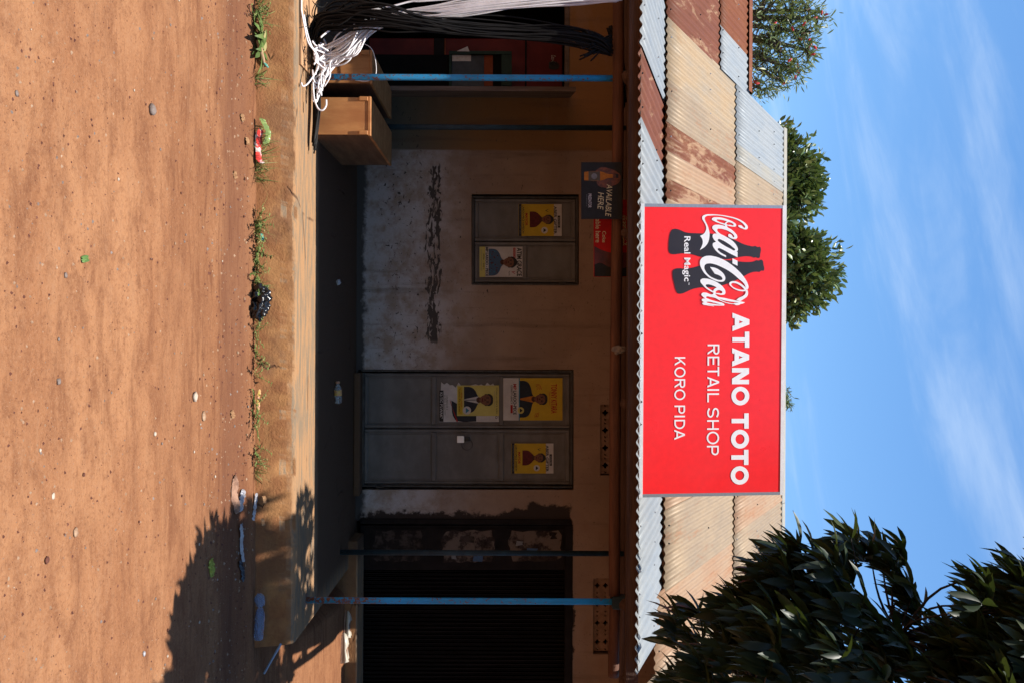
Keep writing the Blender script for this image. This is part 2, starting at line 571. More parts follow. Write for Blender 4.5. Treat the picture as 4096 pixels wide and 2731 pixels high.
def slab_mat():
    t = NT('worn_cement_slab')
    co = t.co(world=True)
    st = t.co((0.7, 6, 3), world=True)
    a = t.noise(st, 4, 7, 0.7)
    b = t.noise(co, 7, 6, 0.65)
    f = t.noise(co, 60, 4)
    x, y, z = t.xyz()
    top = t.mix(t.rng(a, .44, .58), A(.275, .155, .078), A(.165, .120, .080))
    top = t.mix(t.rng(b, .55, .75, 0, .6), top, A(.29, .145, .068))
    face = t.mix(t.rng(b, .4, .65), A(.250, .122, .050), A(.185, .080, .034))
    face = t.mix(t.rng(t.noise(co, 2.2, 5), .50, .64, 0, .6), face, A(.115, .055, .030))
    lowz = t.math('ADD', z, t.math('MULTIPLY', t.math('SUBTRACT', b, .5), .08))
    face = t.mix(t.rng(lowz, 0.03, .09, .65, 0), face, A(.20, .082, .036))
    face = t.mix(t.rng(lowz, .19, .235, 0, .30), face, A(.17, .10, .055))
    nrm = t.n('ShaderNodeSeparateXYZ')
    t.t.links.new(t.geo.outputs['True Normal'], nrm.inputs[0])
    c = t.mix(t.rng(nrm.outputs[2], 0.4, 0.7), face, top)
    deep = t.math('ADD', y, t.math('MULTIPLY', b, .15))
    c = t.mix(t.math('MULTIPLY', t.rng(deep, 6.50, 6.65), t.rng(x, 1.95, 2.15, 1, 0)), c, A(.088, .050, .030))  # porch shade painted in: slab darkened under the roof, right end spared
    cr = t.n('ShaderNodeTexVoronoi', feature='DISTANCE_TO_EDGE')
    t.put(cr.inputs['Vector'], t.mix(0.12, co, t.n('ShaderNodeTexNoise').outputs['Color']))
    cr.inputs['Scale'].default_value = 1.1
    crack = t.math('MULTIPLY', t.rng(cr.outputs[0], .0, .012, 1, 0), t.rng(t.noise(co, 3, 3), .5, .62))
    c = t.mix(t.math('MULTIPLY', crack, .8), c, A(.06, .03, .02))
    t.bump(t.math('ADD', t.math('ADD', t.math('MULTIPLY', b, .6), t.math('MULTIPLY', f, .4)), t.math('MULTIPLY', crack, -.6)), 0.8, .02)
    return t.done(c, 0.95, 0, 0.1)


def wall_mat():
    t = NT('stained_plaster_wall')
    x, y, z = t.xyz()
    co = t.co(world=True)
    b = t.noise(co, 1.6, 5, 0.6)
    m = t.noise(co, 6, 6, 0.65)
    f = t.noise(co, 40, 4)
    k = 0.70
    c = t.mix(t.rng(b, .35, .68), A(.33 * k, .235 * k, .180 * k), A(.26 * k, .180 * k, .135 * k))
    zz = t.math('ADD', z, t.math('MULTIPLY', t.math('SUBTRACT', m, .5), .10))
    dado = t.rng(t.math('ADD', zz, t.math('MULTIPLY', t.math('SUBTRACT', b, .5), .9)), .78, 1.55, 1, 0)
    c = t.mix(dado, c, t.mix(t.rng(m, .38, .66), A(.320, .290, .285), A(.220, .165, .135)))
    # yellow side by the open door
    xe = t.math('ADD', x, t.math('MULTIPLY', t.math('SUBTRACT', m, .5), .03))
    yel = t.rng(xe, -1.885, -1.865, 1, 0)
    ycol = t.mix(t.rng(z, .60, 1.55), A(.105, .092, .070), A(.185, .100, .042))
    c = t.mix(yel, c, ycol)
    # peeling band of dark chips (wide, flat flakes)
    ch = t.noise(t.co((8.0, 1, 26), world=True), 1.0, 4, 0.6, 0.9)
    bx = t.math('MULTIPLY', t.rng(x, -1.77, -1.70), t.rng(x, -.02, .07, 1, 0))
    zband = t.math('SUBTRACT', z, t.math('MULTIPLY', t.math('SUBTRACT', t.noise(co, 1.1, 2), .5), .12))
    bz = t.math('MULTIPLY', t.rng(zband, .90, .97), t.rng(zband, 1.05, 1.13, 1, 0))
    thr = t.math('ADD', ch, t.math('MULTIPLY', t.math('MULTIPLY', bx, bz), .20))
    chips = t.rng(thr, .680, .695)
    chips = t.math('MULTIPLY', chips, bx)
    # scattered small flakes over the dado
    v2 = t.noise(t.co((1, 1, 1.2), world=True), 24, 3, .6, .6)
    small = t.math('MULTIPLY', t.rng(v2, .635, .655), t.math('MULTIPLY', t.rng(z, .40, .5), t.rng(z, .85, .96, 1, 0)))
    small = t.math('MULTIPLY', small, t.rng(x, .0, .5, 1, 0))
    c = t.mix(t.math('MAXIMUM', chips, small), c, A(.050, .041, .036))
    # brown stains
    st = t.math('MULTIPLY', t.rng(t.noise(t.co((1, 1, 2.4), world=True), 2.3, 4), .55, .72), .5)
    c = t.mix(st, c, A(.20, .125, .085))
    dr = t.noise(t.co((9, 1, .7), world=True), 1.0, 6, .65)
    c = t.mix(t.math('MULTIPLY', t.rng(dr, .54, .70), .45), c, A(.085, .058, .043))
    sp = t.noise(co, 55, 3, .6)
    c = t.mix(t.math('MULTIPLY', t.rng(sp, .66, .70), .7), c, A(.06, .045, .037))
    # splash-damp foot of the wall
    foot = t.math('ADD', z, t.math('MULTIPLY', t.math('SUBTRACT', t.noise(co, 4.5, 6, .7), .5), .22))
    c = t.mix(t.rng(foot, .315, .37, 1, 0), c, A(.050, .043, .040))
    # rough dark smear round the right-hand doorway
    e = t.noise(co, 3.2, 7, .72)
    dx = t.math('ADD', x, t.math('MULTIPLY', t.math('SUBTRACT', e, .5), .42))
    dz = t.math('ADD', z, t.math('MULTIPLY', t.math('SUBTRACT', e, .5), .26))
    topz = t.math('MULTIPLY', t.rng(dx, 1.66, 1.70), t.rng(dz, 2.385, 2.40, 1, 0))
    wide = t.math('MULTIPLY', t.rng(dx, 1.58, 1.62), t.math('MULTIPLY', t.rng(dz, 1.95, 1.99), t.rng(dz, 2.36, 2.40, 1, 0)))
    sm = t.math('MAXIMUM', topz, t.math('MULTIPLY', wide, t.rng(x, 2.0, 2.1, 1, 0)))
    c = t.mix(sm, c, A(.026, .018, .015))
    t.bump(t.math('SUBTRACT', t.math('ADD', t.math('MULTIPLY', m, .6), t.math('MULTIPLY', f, .3)), t.math('MAXIMUM', chips, small)), .5, .012)
    return t.done(c, .9, 0, .2)


def roof_mat(name, c1, c2, rust, cover, blotch=0.0, seed=0.0, sheen=0.25):
    """corrugated iron: dust/zinc tones with rust running down the slope"""
    t = NT(name)
    co = t.co((2.2, .45, .45), world=True, loc=(seed, seed * .7, 0))
    iso = t.co((1, 1, 1), world=True, loc=(seed, 0, seed))
    a = t.noise(co, 3.0, 6, .65, .2)
    b = t.noise(iso, 1.3, 4, .6)
    f = t.noise(t.co((6, 1.2, 1.2), world=True, loc=(0, seed, 0)), 7, 5, .7)
    c = t.mix(t.rng(t.math('ADD', t.math('MULTIPLY', a, .5), t.math('MULTIPLY', b, .5)), .36, .62), c1, c2)
    c = t.mix(t.rng(f, .45, .75, 0, .45), c, tuple(k * .72 for k in c2[:3]) + (1,))
    r = t.math('ADD', t.math('MULTIPLY', a, .6), t.math('MULTIPLY', f, .4))
    c = t.mix(t.rng(r, 1 - cover - .06, 1 - cover + .10, 0, .75), c, rust)
    if blotch:
        pa = t.noise(t.co((3.2, .9, .9), world=True, loc=(seed, 0, 0)), 2.2, 9, .72, .4)
        pb = t.noise(t.co((2.4, .5, .5), world=True, loc=(seed * 2, 0, 3)), 1.1, 3, .5)
        pa = t.math('ADD', pa, t.math('MULTIPLY', t.math('SUBTRACT', pb, .5), .55))
        c = t.mix(t.rng(pa, 1 - blotch - .03, 1 - blotch + .09, 0, .85), c, A(.27, .165, .095))
    t.bump(f, .12, .004)
    return t.done(c, t.rng(a, .3, .7, .5, .75), sheen, .25 if sheen > .05 else .1)


RUST = A(.115, .040, .022)
MAT['roof_tan'] = roof_mat('dusty_tan_sheet', A(.265, .188, .112), A(.205, .152, .100), A(.25, .120, .058), .42, seed=1.0, sheen=.08)
MAT['roof_tan2'] = roof_mat('orange_tan_sheet', A(.275, .185, .110), A(.255, .150, .084), A(.25, .110, .05), .44, seed=5.0, sheen=.08)
MAT['roof_sand'] = roof_mat('grey_tan_sheet', A(.235, .190, .135), A(.270, .190, .110), A(.26, .14, .07), .38, seed=9.0, sheen=.1)
MAT['roof_pale'] = roof_mat('pale_zinc_sheet', A(.215, .212, .195), A(.235, .215, .175), A(.24, .16, .10), .28, seed=3.0, sheen=.12)
MAT['roof_blue'] = roof_mat('bluish_zinc_sheet', A(.190, .210, .222), A(.210, .222, .225), A(.22, .17, .13), .24, seed=13.0, sheen=.12)
MAT['roof_zinc'] = roof_mat('grey_zinc_sheet', A(.180, .196, .203), A(.205, .214, .214), A(.23, .20, .16), .25, seed=7.0, sheen=.12)
MAT['roof_rust'] = roof_mat('rusty_red_sheet', RUST, A(.135, .046, .025), A(.080, .027, .016), .44, .37, 2.0, .0)
MAT['roof_rust2'] = roof_mat('rust_brown_sheet', A(.130, .040, .017), A(.155, .054, .023), A(.095, .028, .013), .44, .38, 6.0, .0)
MAT['roof_patch'] = roof_mat('rust_streaked_sheet', A(.118, .036, .018), A(.140, .052, .026), A(.085, .026, .014), .4, .53, 11.0, .0)


def post_mat():
    t = NT('chipped_blue_post_paint')
    co = t.co(world=True)
    n = t.noise(co, 45, 6, .7)
    b = t.noise(co, 6, 4)
    x, y, z = t.xyz()
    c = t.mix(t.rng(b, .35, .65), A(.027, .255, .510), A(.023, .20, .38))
    dens = t.math('ADD', n, t.rng(z, .3, 1.4, .12, .02))
    dens = t.math('ADD', dens, t.math('MULTIPLY', t.math('SUBTRACT', b, .5), .3))
    c = t.mix(t.rng(dens, .60, .64), c, A(.16, .065, .04))
    t.bump(dens, .3, .003)
    return t.done(c, .5, 0, .2)


MAT['post'] = post_mat()
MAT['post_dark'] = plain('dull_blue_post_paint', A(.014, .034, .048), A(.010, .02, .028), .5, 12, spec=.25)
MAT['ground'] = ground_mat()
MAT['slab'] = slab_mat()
MAT['wall'] = wall_mat()


def glass(name, col, rough=0.08, trans=0.85):
    t = NT(name)
    t.done(col, rough, 0, .6)
    t.p.inputs['Transmission Weight'].default_value = trans
    t.p.inputs['IOR'].default_value = 1.2
    t.p.inputs['Alpha'].default_value = 0.75
    t.bump(t.noise(t.co(), 40, 3), .5, .004)
    return t.m


MAT['bottle_blue'] = glass('blue_pet_plastic', A(.38, .55, .85), .12, .8)
MAT['bottle_clear'] = glass('clear_pet_plastic', A(.75, .80, .82), .1, .8)


# ================================================================== SETTING
def hgt(x, y):
    """ground height"""
    n = noise.noise
    near = 1.0 if y < 9 else max(0.0, 1 - (y - 9) / 4)
    h = 0.018 * n(Vector((x * .5, y * 1.3, 0))) + 0.010 * n(Vector((x * 1.7, y * 4.0, 3)))
    h += 0.006 * n(Vector((x * 6, y * 9, 5))) + 0.0035 * n(Vector((x * 17, y * 21, 9)))
    h *= near
    w = y + 0.05 * n(Vector((x * 1.3, 0, 7)))
    h -= 0.030 * math.exp(-((w - 5.42) / .17) ** 2)
    h += 0.014 * math.exp(-((w - 5.70) / .07) ** 2)
    # bank rising to the right-hand doorstep
    t = max(0.0, min(1.0, (x - 2.16) / .25)) * max(0.0, min(1.0, (y - 6.1) / 1.5))
    if t > 0:
        h += .235 * t * t * (3 - 2 * t) * (1.0 if y < 9 else 0.3)
    return h - 0.008


def G(U, V, dz=0.0):
    p = Mz(U, V, 0)
    for _ in range(4):
        p = Mz(U, V, hgt(p.x, p.y))
    p.z += dz
    return p


def GS(U, V, dz=0.0):
    """like G, but what would fall inside the slab leans on its foot instead"""
    p = G(U, V, dz)
    if p.y > 5.70 and p.x < 2.15:
        yy = 5.70
        p = M(U, V, yy)
        p.z = max(p.z, hgt(p.x, yy) + dz)
    return p


def axis(fine0, fine1, nf, far0, far1):
    a = list(np.linspace(fine0, fine1, nf))
    lo, hi = [], []
    s, v = (fine1 - fine0) / nf, fine0
    while v > far0:
        s *= 1.5
        v = max(far0, v - s)
        lo.append(v)
    s, v = (fine1 - fine0) / nf, fine1
    while v < far1:
        s *= 1.5
        v = min(far1, v + s)
        hi.append(v)
    return lo[::-1] + a + hi


gx = axis(-3.4, 3.6, 250, -700, 700)
gy = axis(2.2, 8.1, 260, -500, 900)
gv = [(x, y, hgt(x, y) if (-9 < x < 9 and -2 < y < 13) else -0.008) for y in gy for x in gx]
nx = len(gx)
gf = [(j * nx + i, j * nx + i + 1, (j + 1) * nx + i + 1, (j + 1) * nx + i) for j in range(len(gy) - 1) for i in range(nx - 1)]
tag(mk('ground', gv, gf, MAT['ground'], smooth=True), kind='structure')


# porch slab: chipped front edge, sunk foot
def slab():
    nu, x0, x1 = 760, -6.0, 2.13
    prof = [(5.730, -.06), (5.755, .02), (5.780, .09), (5.803, .16), (5.820, .21), (5.833, .240), (5.846, .253), (5.87, .2585),
            (5.95, .26), (6.1, .26), (6.3, .26), (6.6, .26), (7.3, .26), (8.35, .26)]
    vs = []
    for i in range(nu + 1):
        x = x0 + (x1 - x0) * i / nu
        chip = max(0.0, noise.noise(Vector((x * 5, 1, 2))) - .12) * .045 + abs(noise.noise(Vector((x * 23, 4, 2)))) * .012 + abs(noise.noise(Vector((x * 60, 4, 2)))) * .006
        for k, (y, z) in enumerate(prof):
            w = .014 * noise.noise(Vector((x * 2.2, z * 6, k * .3))) + .009 * noise.noise(Vector((x * 11, z * 20, 8))) + .004 * noise.noise(Vector((x * 31, z * 50, 8)))
            if k < 8:
                y = y - w + (chip if 4 <= k <= 6 else 0)
            z = z - (chip * .7 if 4 <= k <= 6 else 0) + (.002 * noise.noise(Vector((x * 2, y * 3, 0))) if k > 6 else 0)
            vs.append((x, y, z))
    n = len(prof)
    fs = [(i * n + k, (i + 1) * n + k, (i + 1) * n + k + 1, i * n + k + 1) for i in range(nu) for k in range(n - 1)]
    # right-hand end
    e = nu * n
    b = len(vs)
    vs += [(x1 + .01, prof[k][0], prof[k][1]) for k in range(n)] + [(x1 + .01, 8.35, -.06)]
    fs += [(e + k, b + k, b + k + 1, e + k + 1) for k in range(n - 1)]
    fs.append(tuple(b + k for k in range(n + 1)))
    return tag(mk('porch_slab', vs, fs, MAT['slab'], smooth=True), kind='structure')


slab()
mb = MB().box(1.88, 3.9, 7.78, 8.118, .10, .345, .012)
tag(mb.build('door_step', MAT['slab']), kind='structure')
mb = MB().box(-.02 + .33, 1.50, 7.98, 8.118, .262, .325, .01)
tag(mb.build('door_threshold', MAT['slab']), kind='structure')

# ================================================================== THE BUILDING
WY = 8.12
B = thing('shop_building', (0, 8.12, 0), 'low plastered shop with a patched corrugated iron roof and a shaded porch', 'building')


def wx(U, V=2048, y=WY):
    return M(U, V, y).x


def wz(V, U=1365, y=WY):
    return M(U, V, y).z


def rc(U0, U1, V0, V1):
    return [(U0, V0, 'c'), (U1, V0, 'c'), (U1, V1, 'c'), (U0, V1, 'c')]


# wall plate with its openings (photo units on the wall plane)
VENTS = [(1614, 1894, 2397, 2483), (2300, 2600, 2369, 2440)]
openings = [rc(-420, 384, 1425, 2268), rc(785, 1142, 1888, 2312), rc(1477, 1950, 1440, 2291), rc(2072, 3060, 1425, 2287)]
openings += [rc(*v) for v in VENTS]
wall = shape2d('wall', [rc(-1700, 4400, 1300, 2720)] + openings, WY + .10, MAT['wall'], B, extrude=.10)
# rooms behind the openings, their darkness painted in as near-black walls
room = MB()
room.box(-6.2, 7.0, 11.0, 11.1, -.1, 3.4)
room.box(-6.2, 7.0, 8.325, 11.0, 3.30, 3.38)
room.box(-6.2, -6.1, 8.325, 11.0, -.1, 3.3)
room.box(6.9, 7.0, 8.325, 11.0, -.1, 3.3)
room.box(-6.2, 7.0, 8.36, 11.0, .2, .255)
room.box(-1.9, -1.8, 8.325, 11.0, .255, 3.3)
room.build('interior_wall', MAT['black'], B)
sides = MB()
sides.box(-7.4, -7.2, 8.0, 15.0, -.1, 3.3).box(7.6, 7.8, 8.0, 15.0, -.1, 3.3).box(-7.4, 7.8, 14.8, 15.0, -.1, 3.3)
sides.build('side_wall', MAT['wall'], B)


# ---- roof sheets
PITCH = .0815
S1 = (5.90, 2.690, 7.62, 3.19)          # porch roof: y0, z0, y1, z1
MS = .590                               # main roof slope


def main_z(y):
    return 3.165 + MS * (y - 7.40)


def sheet(m, xa0, xa1, y0, z0, y1, z1, dz=0.0, label=None, xb0=None, xb1=None, amp=.0105, screws=True, wob=1.0):
    """one corrugated sheet from the lower edge (y0,z0) to the upper edge (y1,z1)"""
    if xb0 is None:
        xb0, xb1 = xa0, xa1
    per = 8
    n = max(8, int((xa1 - xa0) / PITCH * per))
    rows = 5
    vs = []
    sl = (z1 - z0) / (y1 - y0)
    nn = Vector((0, -sl, 1)).normalized()
    sd = random.random() * 100
    for r in range(rows):
        t = r / (rows - 1)
        for i in range(n + 1):
            s = i / n
            x = (xa0 + (xa1 - xa0) * s) * (1 - t) + (xb0 + (xb1 - xb0) * s) * t
            ph = xa0 + (xa1 - xa0) * s
            h = amp * math.sin(2 * math.pi * ph / PITCH) + dz
            h += wob * .004 * noise.noise(Vector((x * 1.5, t * 2, sd)))
            y = y0 + (y1 - y0) * t + (.010 * noise.noise(Vector((x * .9, 0, sd))) if r == 0 else 0)
            p = Vector((x, y, z0 + (z1 - z0) * t)) + nn * h
            vs.append(p)
    m1 = n + 1
    fs = [(r * m1 + i, r * m1 + i + 1, (r + 1) * m1 + i + 1, (r + 1) * m1 + i) for r in range(rows - 1) for i in range(n)]
    # sheet thickness: a turned-down lip at the lower edge and an underside
    k = len(vs)
    vs += [p - nn * .0022 for p in vs]
    fs += [tuple(k + q for q in f[::-1]) for f in list(fs)]
    fs += [(i + 1, i, k + i, k + i + 1) for i in range(n)]
    o = mk('roof_sheet', vs, fs, m, B, smooth=True)
    if label:
        o['label'] = label
    if screws:
        sb = MB()
        j0 = math.ceil(xa0 / PITCH)
        for tt in ((.035, .55) if y1 - y0 < 2.0 else (.03, .40, .72)):
            for j in range(j0, int(xa1 / PITCH), 3):
                x0 = (j + .25) * PITCH + PITCH * random.choice((0, 0, 1))
                if random.random() < .12 or not (xa0 + .03 < x0 < xa1 - .03):
                    continue
                s = (x0 - xa0) / (xa1 - xa0)
                x = x0 * (1 - tt) + (xb0 + (xb1 - xb0) * s) * tt
                p = Vector((x, y0 + (y1 - y0) * tt, z0 + (z1 - z0) * tt)) + nn * (amp + dz + .001)
                sb.tube([p, p + nn * .005], [.009, .008], 6)
                sb.tube([p + nn * .005, p + nn * .011], [.0045, .003], 5)
        if sb.v:
            q = sb.build('roof_screw', MAT['steel'] if random.random() < .3 else MAT['dark_iron'], o)
            q['kind'] = 'stuff'
    return o


# porch roof, left to right
y0, z0, y1, z1 = S1
x190, x428 = wx(190, 2560, 5.9), wx(428, 2655, 7.5)
x509, x715 = wx(509, 2560, 5.9), wx(715, 2652, 7.5)
sheet(MAT['roof_zinc'], -5.2, -4.0, y0, z0, y1, z1, .002)
sheet(MAT['roof_zinc'], -4.05, -2.95, y0, z0, y1, z1, -.002)
sheet(MAT['roof_blue'], -3.0, x190, y0, z0, y1, z1, .012, 'grey zinc sheet at the left end of the porch eave', -3.0, x428)
sheet(MAT['roof_rust'], x190 - .10, x509, y0, z0, y1, z1, 0, 'rusty red sheet in the porch eave', x428 - .10, x715)
sheet(MAT['roof_zinc'], x509 - .07, -.85, y0, z0, y1, z1, .004, 'grey zinc sheet left of the sign', x715 - .07, -.80)
xs = [-.88, -.15, .56, 1.06]
for a in range(3):
    sheet(MAT['roof_zinc'], xs[a], xs[a + 1] + .05, y0, z0, y1, z1, .003 * (a % 2))
sheet(MAT['roof_zinc'], 1.03, 1.75, y0, z0, y1, z1, .004)
sheet(MAT['roof_blue'], 1.70, 2.37, y0, z0, y1, z1, .0, 'grey zinc sheet with a slanted end right of the sign', 1.70, 2.66)

# main roof
YM, ZM = 9.30, main_z(9.30)
YR, ZR = 11.40, main_z(11.40)
XV = wx(60, 2653, 7.40)                 # verge of the taller part


def msheet(m, a, b, y0, y1, dz, label=None, **k):
    return sheet(m, a, b, y0, main_z(y0), y1, main_z(y1), dz, label, amp=.0085, **k)


# lower rusty left part (its ridge is nearer and lower)
YLR = 9.80
msheet(MAT['roof_rust'], -5.6, -4.75, 7.40, 8.85, 0)
msheet(MAT['roof_rust2'], -4.8, -3.95, 7.40, 8.85, .003)
msheet(MAT['roof_rust'], -4.0, XV + .02, 7.40, 8.83, .0, 'rusty red sheet beside the tan sheets', wob=1.5)
msheet(MAT['roof_rust2'], -5.6, -4.6, 8.77, YLR, .014)
msheet(MAT['roof_rust2'], -4.65, wx(110, 2868, 8.77), 8.77, YLR, .012, 'dull rust sheet under the rusty ridge cap')
msheet(MAT['roof_blue'], wx(100, 2868, 8.77), XV + .03, 8.77, YLR, .016, 'pale blue-grey sheet among the rusty ones')
for k, (a, b) in enumerate(((-5.7, -4.2), (-4.2, XV - .02))):
    cap = MB()
    for s in range(2):
        pts = [(YLR - .12, main_z(YLR - .12) + .042), (YLR - .03, main_z(YLR) + .034), (YLR + .02, main_z(YLR) + .048),
               (YLR + .07, main_z(YLR) + .012), (YLR + .2, main_z(YLR) - .08)]
    v = [(x, y, z) for x in (a, b) for y, z in pts]
    cap.add(v, [(i, 5 + i, 6 + i, 1 + i) for i in range(4)])
    cap.build('ridge_cap', MAT['roof_rust2'], B)['label'] = 'rusty ridge cap on the lower left part'

# tan sheets, lower row
lower = [(XV, XV + .62, 'roof_sand', 'greyish tan sheet at the verge'),
         (XV + .57, wx(485, 2653, 7.4), 'roof_tan', None),
         (wx(480, 2653, 7.4), wx(608, 2653, 7.4), 'roof_patch', 'rust streaked strip between tan sheets'),
         (wx(600, 2653, 7.4), wx(712, 2653, 7.4), 'roof_tan2', None),
         (wx(706, 2653, 7.4), wx(800, 2653, 7.4), 'roof_patch', 'rust streaked strip beside the sign'),
         (wx(795, 2653, 7.4), -.55, 'roof_tan2', None)]
for i, (a, b, m, l) in enumerate(lower):
    msheet(MAT[m], a, b, 7.40, YM + .06, .004 * (i % 2), l)
k = 0
a = -.60
while a < 6.2:
    msheet(MAT[('roof_tan2', 'roof_tan')[k % 2]], a, a + .74, 7.40 if a < 2.1 else (7.20 if a < 2.6 else 7.05), YM + .06, .003 * (k % 2))
    a += .70
    k += 1
# upper row
upper = [(XV + .005, XV + .74, 'roof_blue', 'bluish zinc sheet at the verge of the upper row'),
         (XV + .69, wx(640, 2932, YM), 'roof_pale', 'pale zinc sheet in the upper row')]
for i, (a, b, m, l) in enumerate(upper):
    msheet(MAT[m], a, b, YM, YR, .016 + .003 * (i % 2), l)
a, k = wx(632, 2932, YM), 0
while a < 6.2:
    msheet(MAT[('roof_tan', 'roof_tan2')[k % 2]], a, a + .74, YM, YR, .014 + .003 * (k % 2))
    a += .70
    k += 1
# back slopes
bs = MB()
bs.add([(XV, YR, ZR - .01), (6.4, YR, ZR - .01), (6.4, 15.4, ZR - 2.4), (XV, 15.4, ZR - 2.4)], [(0, 1, 2, 3)])
bs.add([(-5.7, YLR, main_z(YLR) - .01), (XV, YLR, main_z(YLR) - .01), (XV, 14.0, main_z(YLR) - 2.4), (-5.7, 14.0, main_z(YLR) - 2.4)], [(0, 1, 2, 3)])
bs.add([(XV + .01, YLR - .2, main_z(YLR) - .35), (XV + .01, YR, ZR - .02), (XV + .01, 14, ZR - 1.6), (XV + .01, 14, main_z(YLR) - 2.4)], [(0, 1, 2, 3)])
bs.build('back_slope', MAT['roof_tan'], B)
# ridge cap of the taller part
for a, b in ((XV - .015, -.3), (-.3, 2.2), (2.2, 4.5), (4.5, 6.3)):
    pts = [(YR - .10, main_z(YR - .10) + .032), (YR - .03, ZR + .030), (YR, ZR + .045), (YR + .03, ZR + .03), (YR + .2, ZR - .09)]
    cap = MB()
    v = [(x, y, z) for x in (a, b - .006) for y, z in pts]
    v += [(p[0], p[1], p[2] - .012) for p in v[:10]]
    cap.add(v, [(i, 5 + i, 6 + i, 1 + i) for i in range(4)] + [(0, 10, 15, 5)] + [(1, 0, 10, 11)])
    cap.build('ridge_cap', MAT['roof_pale'], B)['label'] = 'pale ridge cap on the taller part'

# ---- porch timber and posts
def pole(name, pts, r0, m, parent, n=8, lab=None, flat=1.0):
    P = spline(pts, 10)
    mb = MB()
    mb.tube(P, [r0 * (1 + .10 * noise.noise(Vector((i * .37, r0 * 90, 1)))) for i in range(len(P))], n)
    o = mb.build(name, m, parent, True)
    if lab:
        o['label'] = lab
    return o


zb = lambda V, y: M(1365, V, y).z
pole('beam', [(-4.6, 6.24, zb(2466, 6.2)), (-3, 6.22, zb(2467, 6.2)), (-1.9, 6.2, zb(2468, 6.2)), (-.4, 6.22, zb(2466, 6.2)), (.3, 6.2, zb(2462, 6.2)), (1.9, 6.2, zb(2462, 6.2))],
     .043, MAT['wood_red'], B)
pole('beam', [(1.93, 6.26, zb(2467, 6.25)), (2.2, 6.26, zb(2463, 6.25)), (2.53, 6.26, zb(2461, 6.25))], .040, MAT['wood_red'], B)
mb = MB()
for i in range(24):
    xa, xb_ = -5.2 + i * .325, -5.2 + (i + 1) * .325
    z_a, z_b = zb(2509, 5.99), zb(2557, 5.99)
    w = lambda x: .006 * noise.noise(Vector((x * 1.7, 0, 3)))
    vs = [(xa, 5.965, z_a + w(xa)), (xb_, 5.965, z_a + w(xb_)), (xb_, 5.965, z_b), (xa, 5.965, z_b),
          (xa, 6.04, z_a + w(xa)), (xb_, 6.04, z_a + w(xb_)), (xb_, 6.04, z_b), (xa, 6.04, z_b)]
    mb.add(vs, [(0, 1, 2, 3), (5, 4, 7, 6), (4, 5, 1, 0), (3, 2, 6, 7)])
mb.build('fascia_beam', MAT['wood_dark'], B)
# rafters and purlin under the porch roof
for x in (-4.2, -3.05, -1.95, -.8, .45, 1.93, 2.5):
    m = MB()
    r0 = .035
    m.tube([(x, 6.05, 2.615), (x + .02, 6.8, 2.84), (x, 7.6, 3.09), (x, 8.1, 3.16)], r0, 7)
    m.build('rafter', MAT['wood_dark'], B, True)
m = MB().tube([(-5, 7.42, zb(2500, 7.42)), (-1.9, 7.45, zb(2500, 7.45)), (1.9, 7.45, zb(2498, 7.45)), (5, 7.42, zb(2498, 7.42))], .04, 7)
m.build('purlin', MAT['wood_dark'], B, True)

PX = [(wx(312, 1900, 6.22), 6.22, 'front post at the left, bright blue in the sun'), (wx(2402, 1900, 6.18), 6.18, 'front post at the right, rust spotted')]
for x, y, l in PX:
    m = MB().tube([(x, y, .255), (x, y, .9), (x, y, 1.8), (x, y, 2.60)], .0235, 14)
    p = m.build('porch_post', MAT['post'], B, True)
    p['label'] = l
    s = MB().box(x - .045, x + .045, y - .05, y + .05, 2.545, 2.69, .008)
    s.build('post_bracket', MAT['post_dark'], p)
    s = MB().tube([(x, y, .2565), (x, y, .264)], [.06, .05], 12)
    s.build('post_foot', MAT['cement'], p)
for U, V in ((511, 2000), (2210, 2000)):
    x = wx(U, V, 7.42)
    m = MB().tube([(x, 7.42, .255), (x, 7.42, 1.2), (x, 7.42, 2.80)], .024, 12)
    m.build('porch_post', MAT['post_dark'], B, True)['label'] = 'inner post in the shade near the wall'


# ---- vents
def vent(U0, U1, V0, V1, cols, seed):
    r = random.Random(seed)
    o = shape2d('vent_block', [rc(U0 + 2, U1 - 2, V0 + 2, V1 - 2)] + [h for h in holes(U0, U1, V0, V1, cols, r)], WY + .045, MAT['cement'], B, extrude=.02)
    return o


def holes(U0, U1, V0, V1, cols, r):
    hs = []
    cw = (U1 - U0) / cols
    for c in range(cols):
        cu = U0 + cw * (c + .5)
        for rr in range(2):
            cv = V0 + (V1 - V0) * (.27 + .46 * rr)
            q = (V1 - V0) * .155
            # quatrefoil
            pts = []
            for k in range(8):
                a = k * math.pi / 4
                rad = q if k % 2 == 0 else q * .62
                pts.append((cu + rad * math.cos(a), cv + rad * math.sin(a)))
            hs.append(pts)
            for sx in (-1, 1):
                s = q * .42
                ex = cu + sx * cw * .5 * .78
                hs.append([(ex - s, cv - s, 'c'), (ex + s, cv - s * .2, 'c'), (ex, cv + s, 'c')])
    return hs


vent(*VENTS[0], 4, 3)
vent(*VENTS[1], 4, 4)


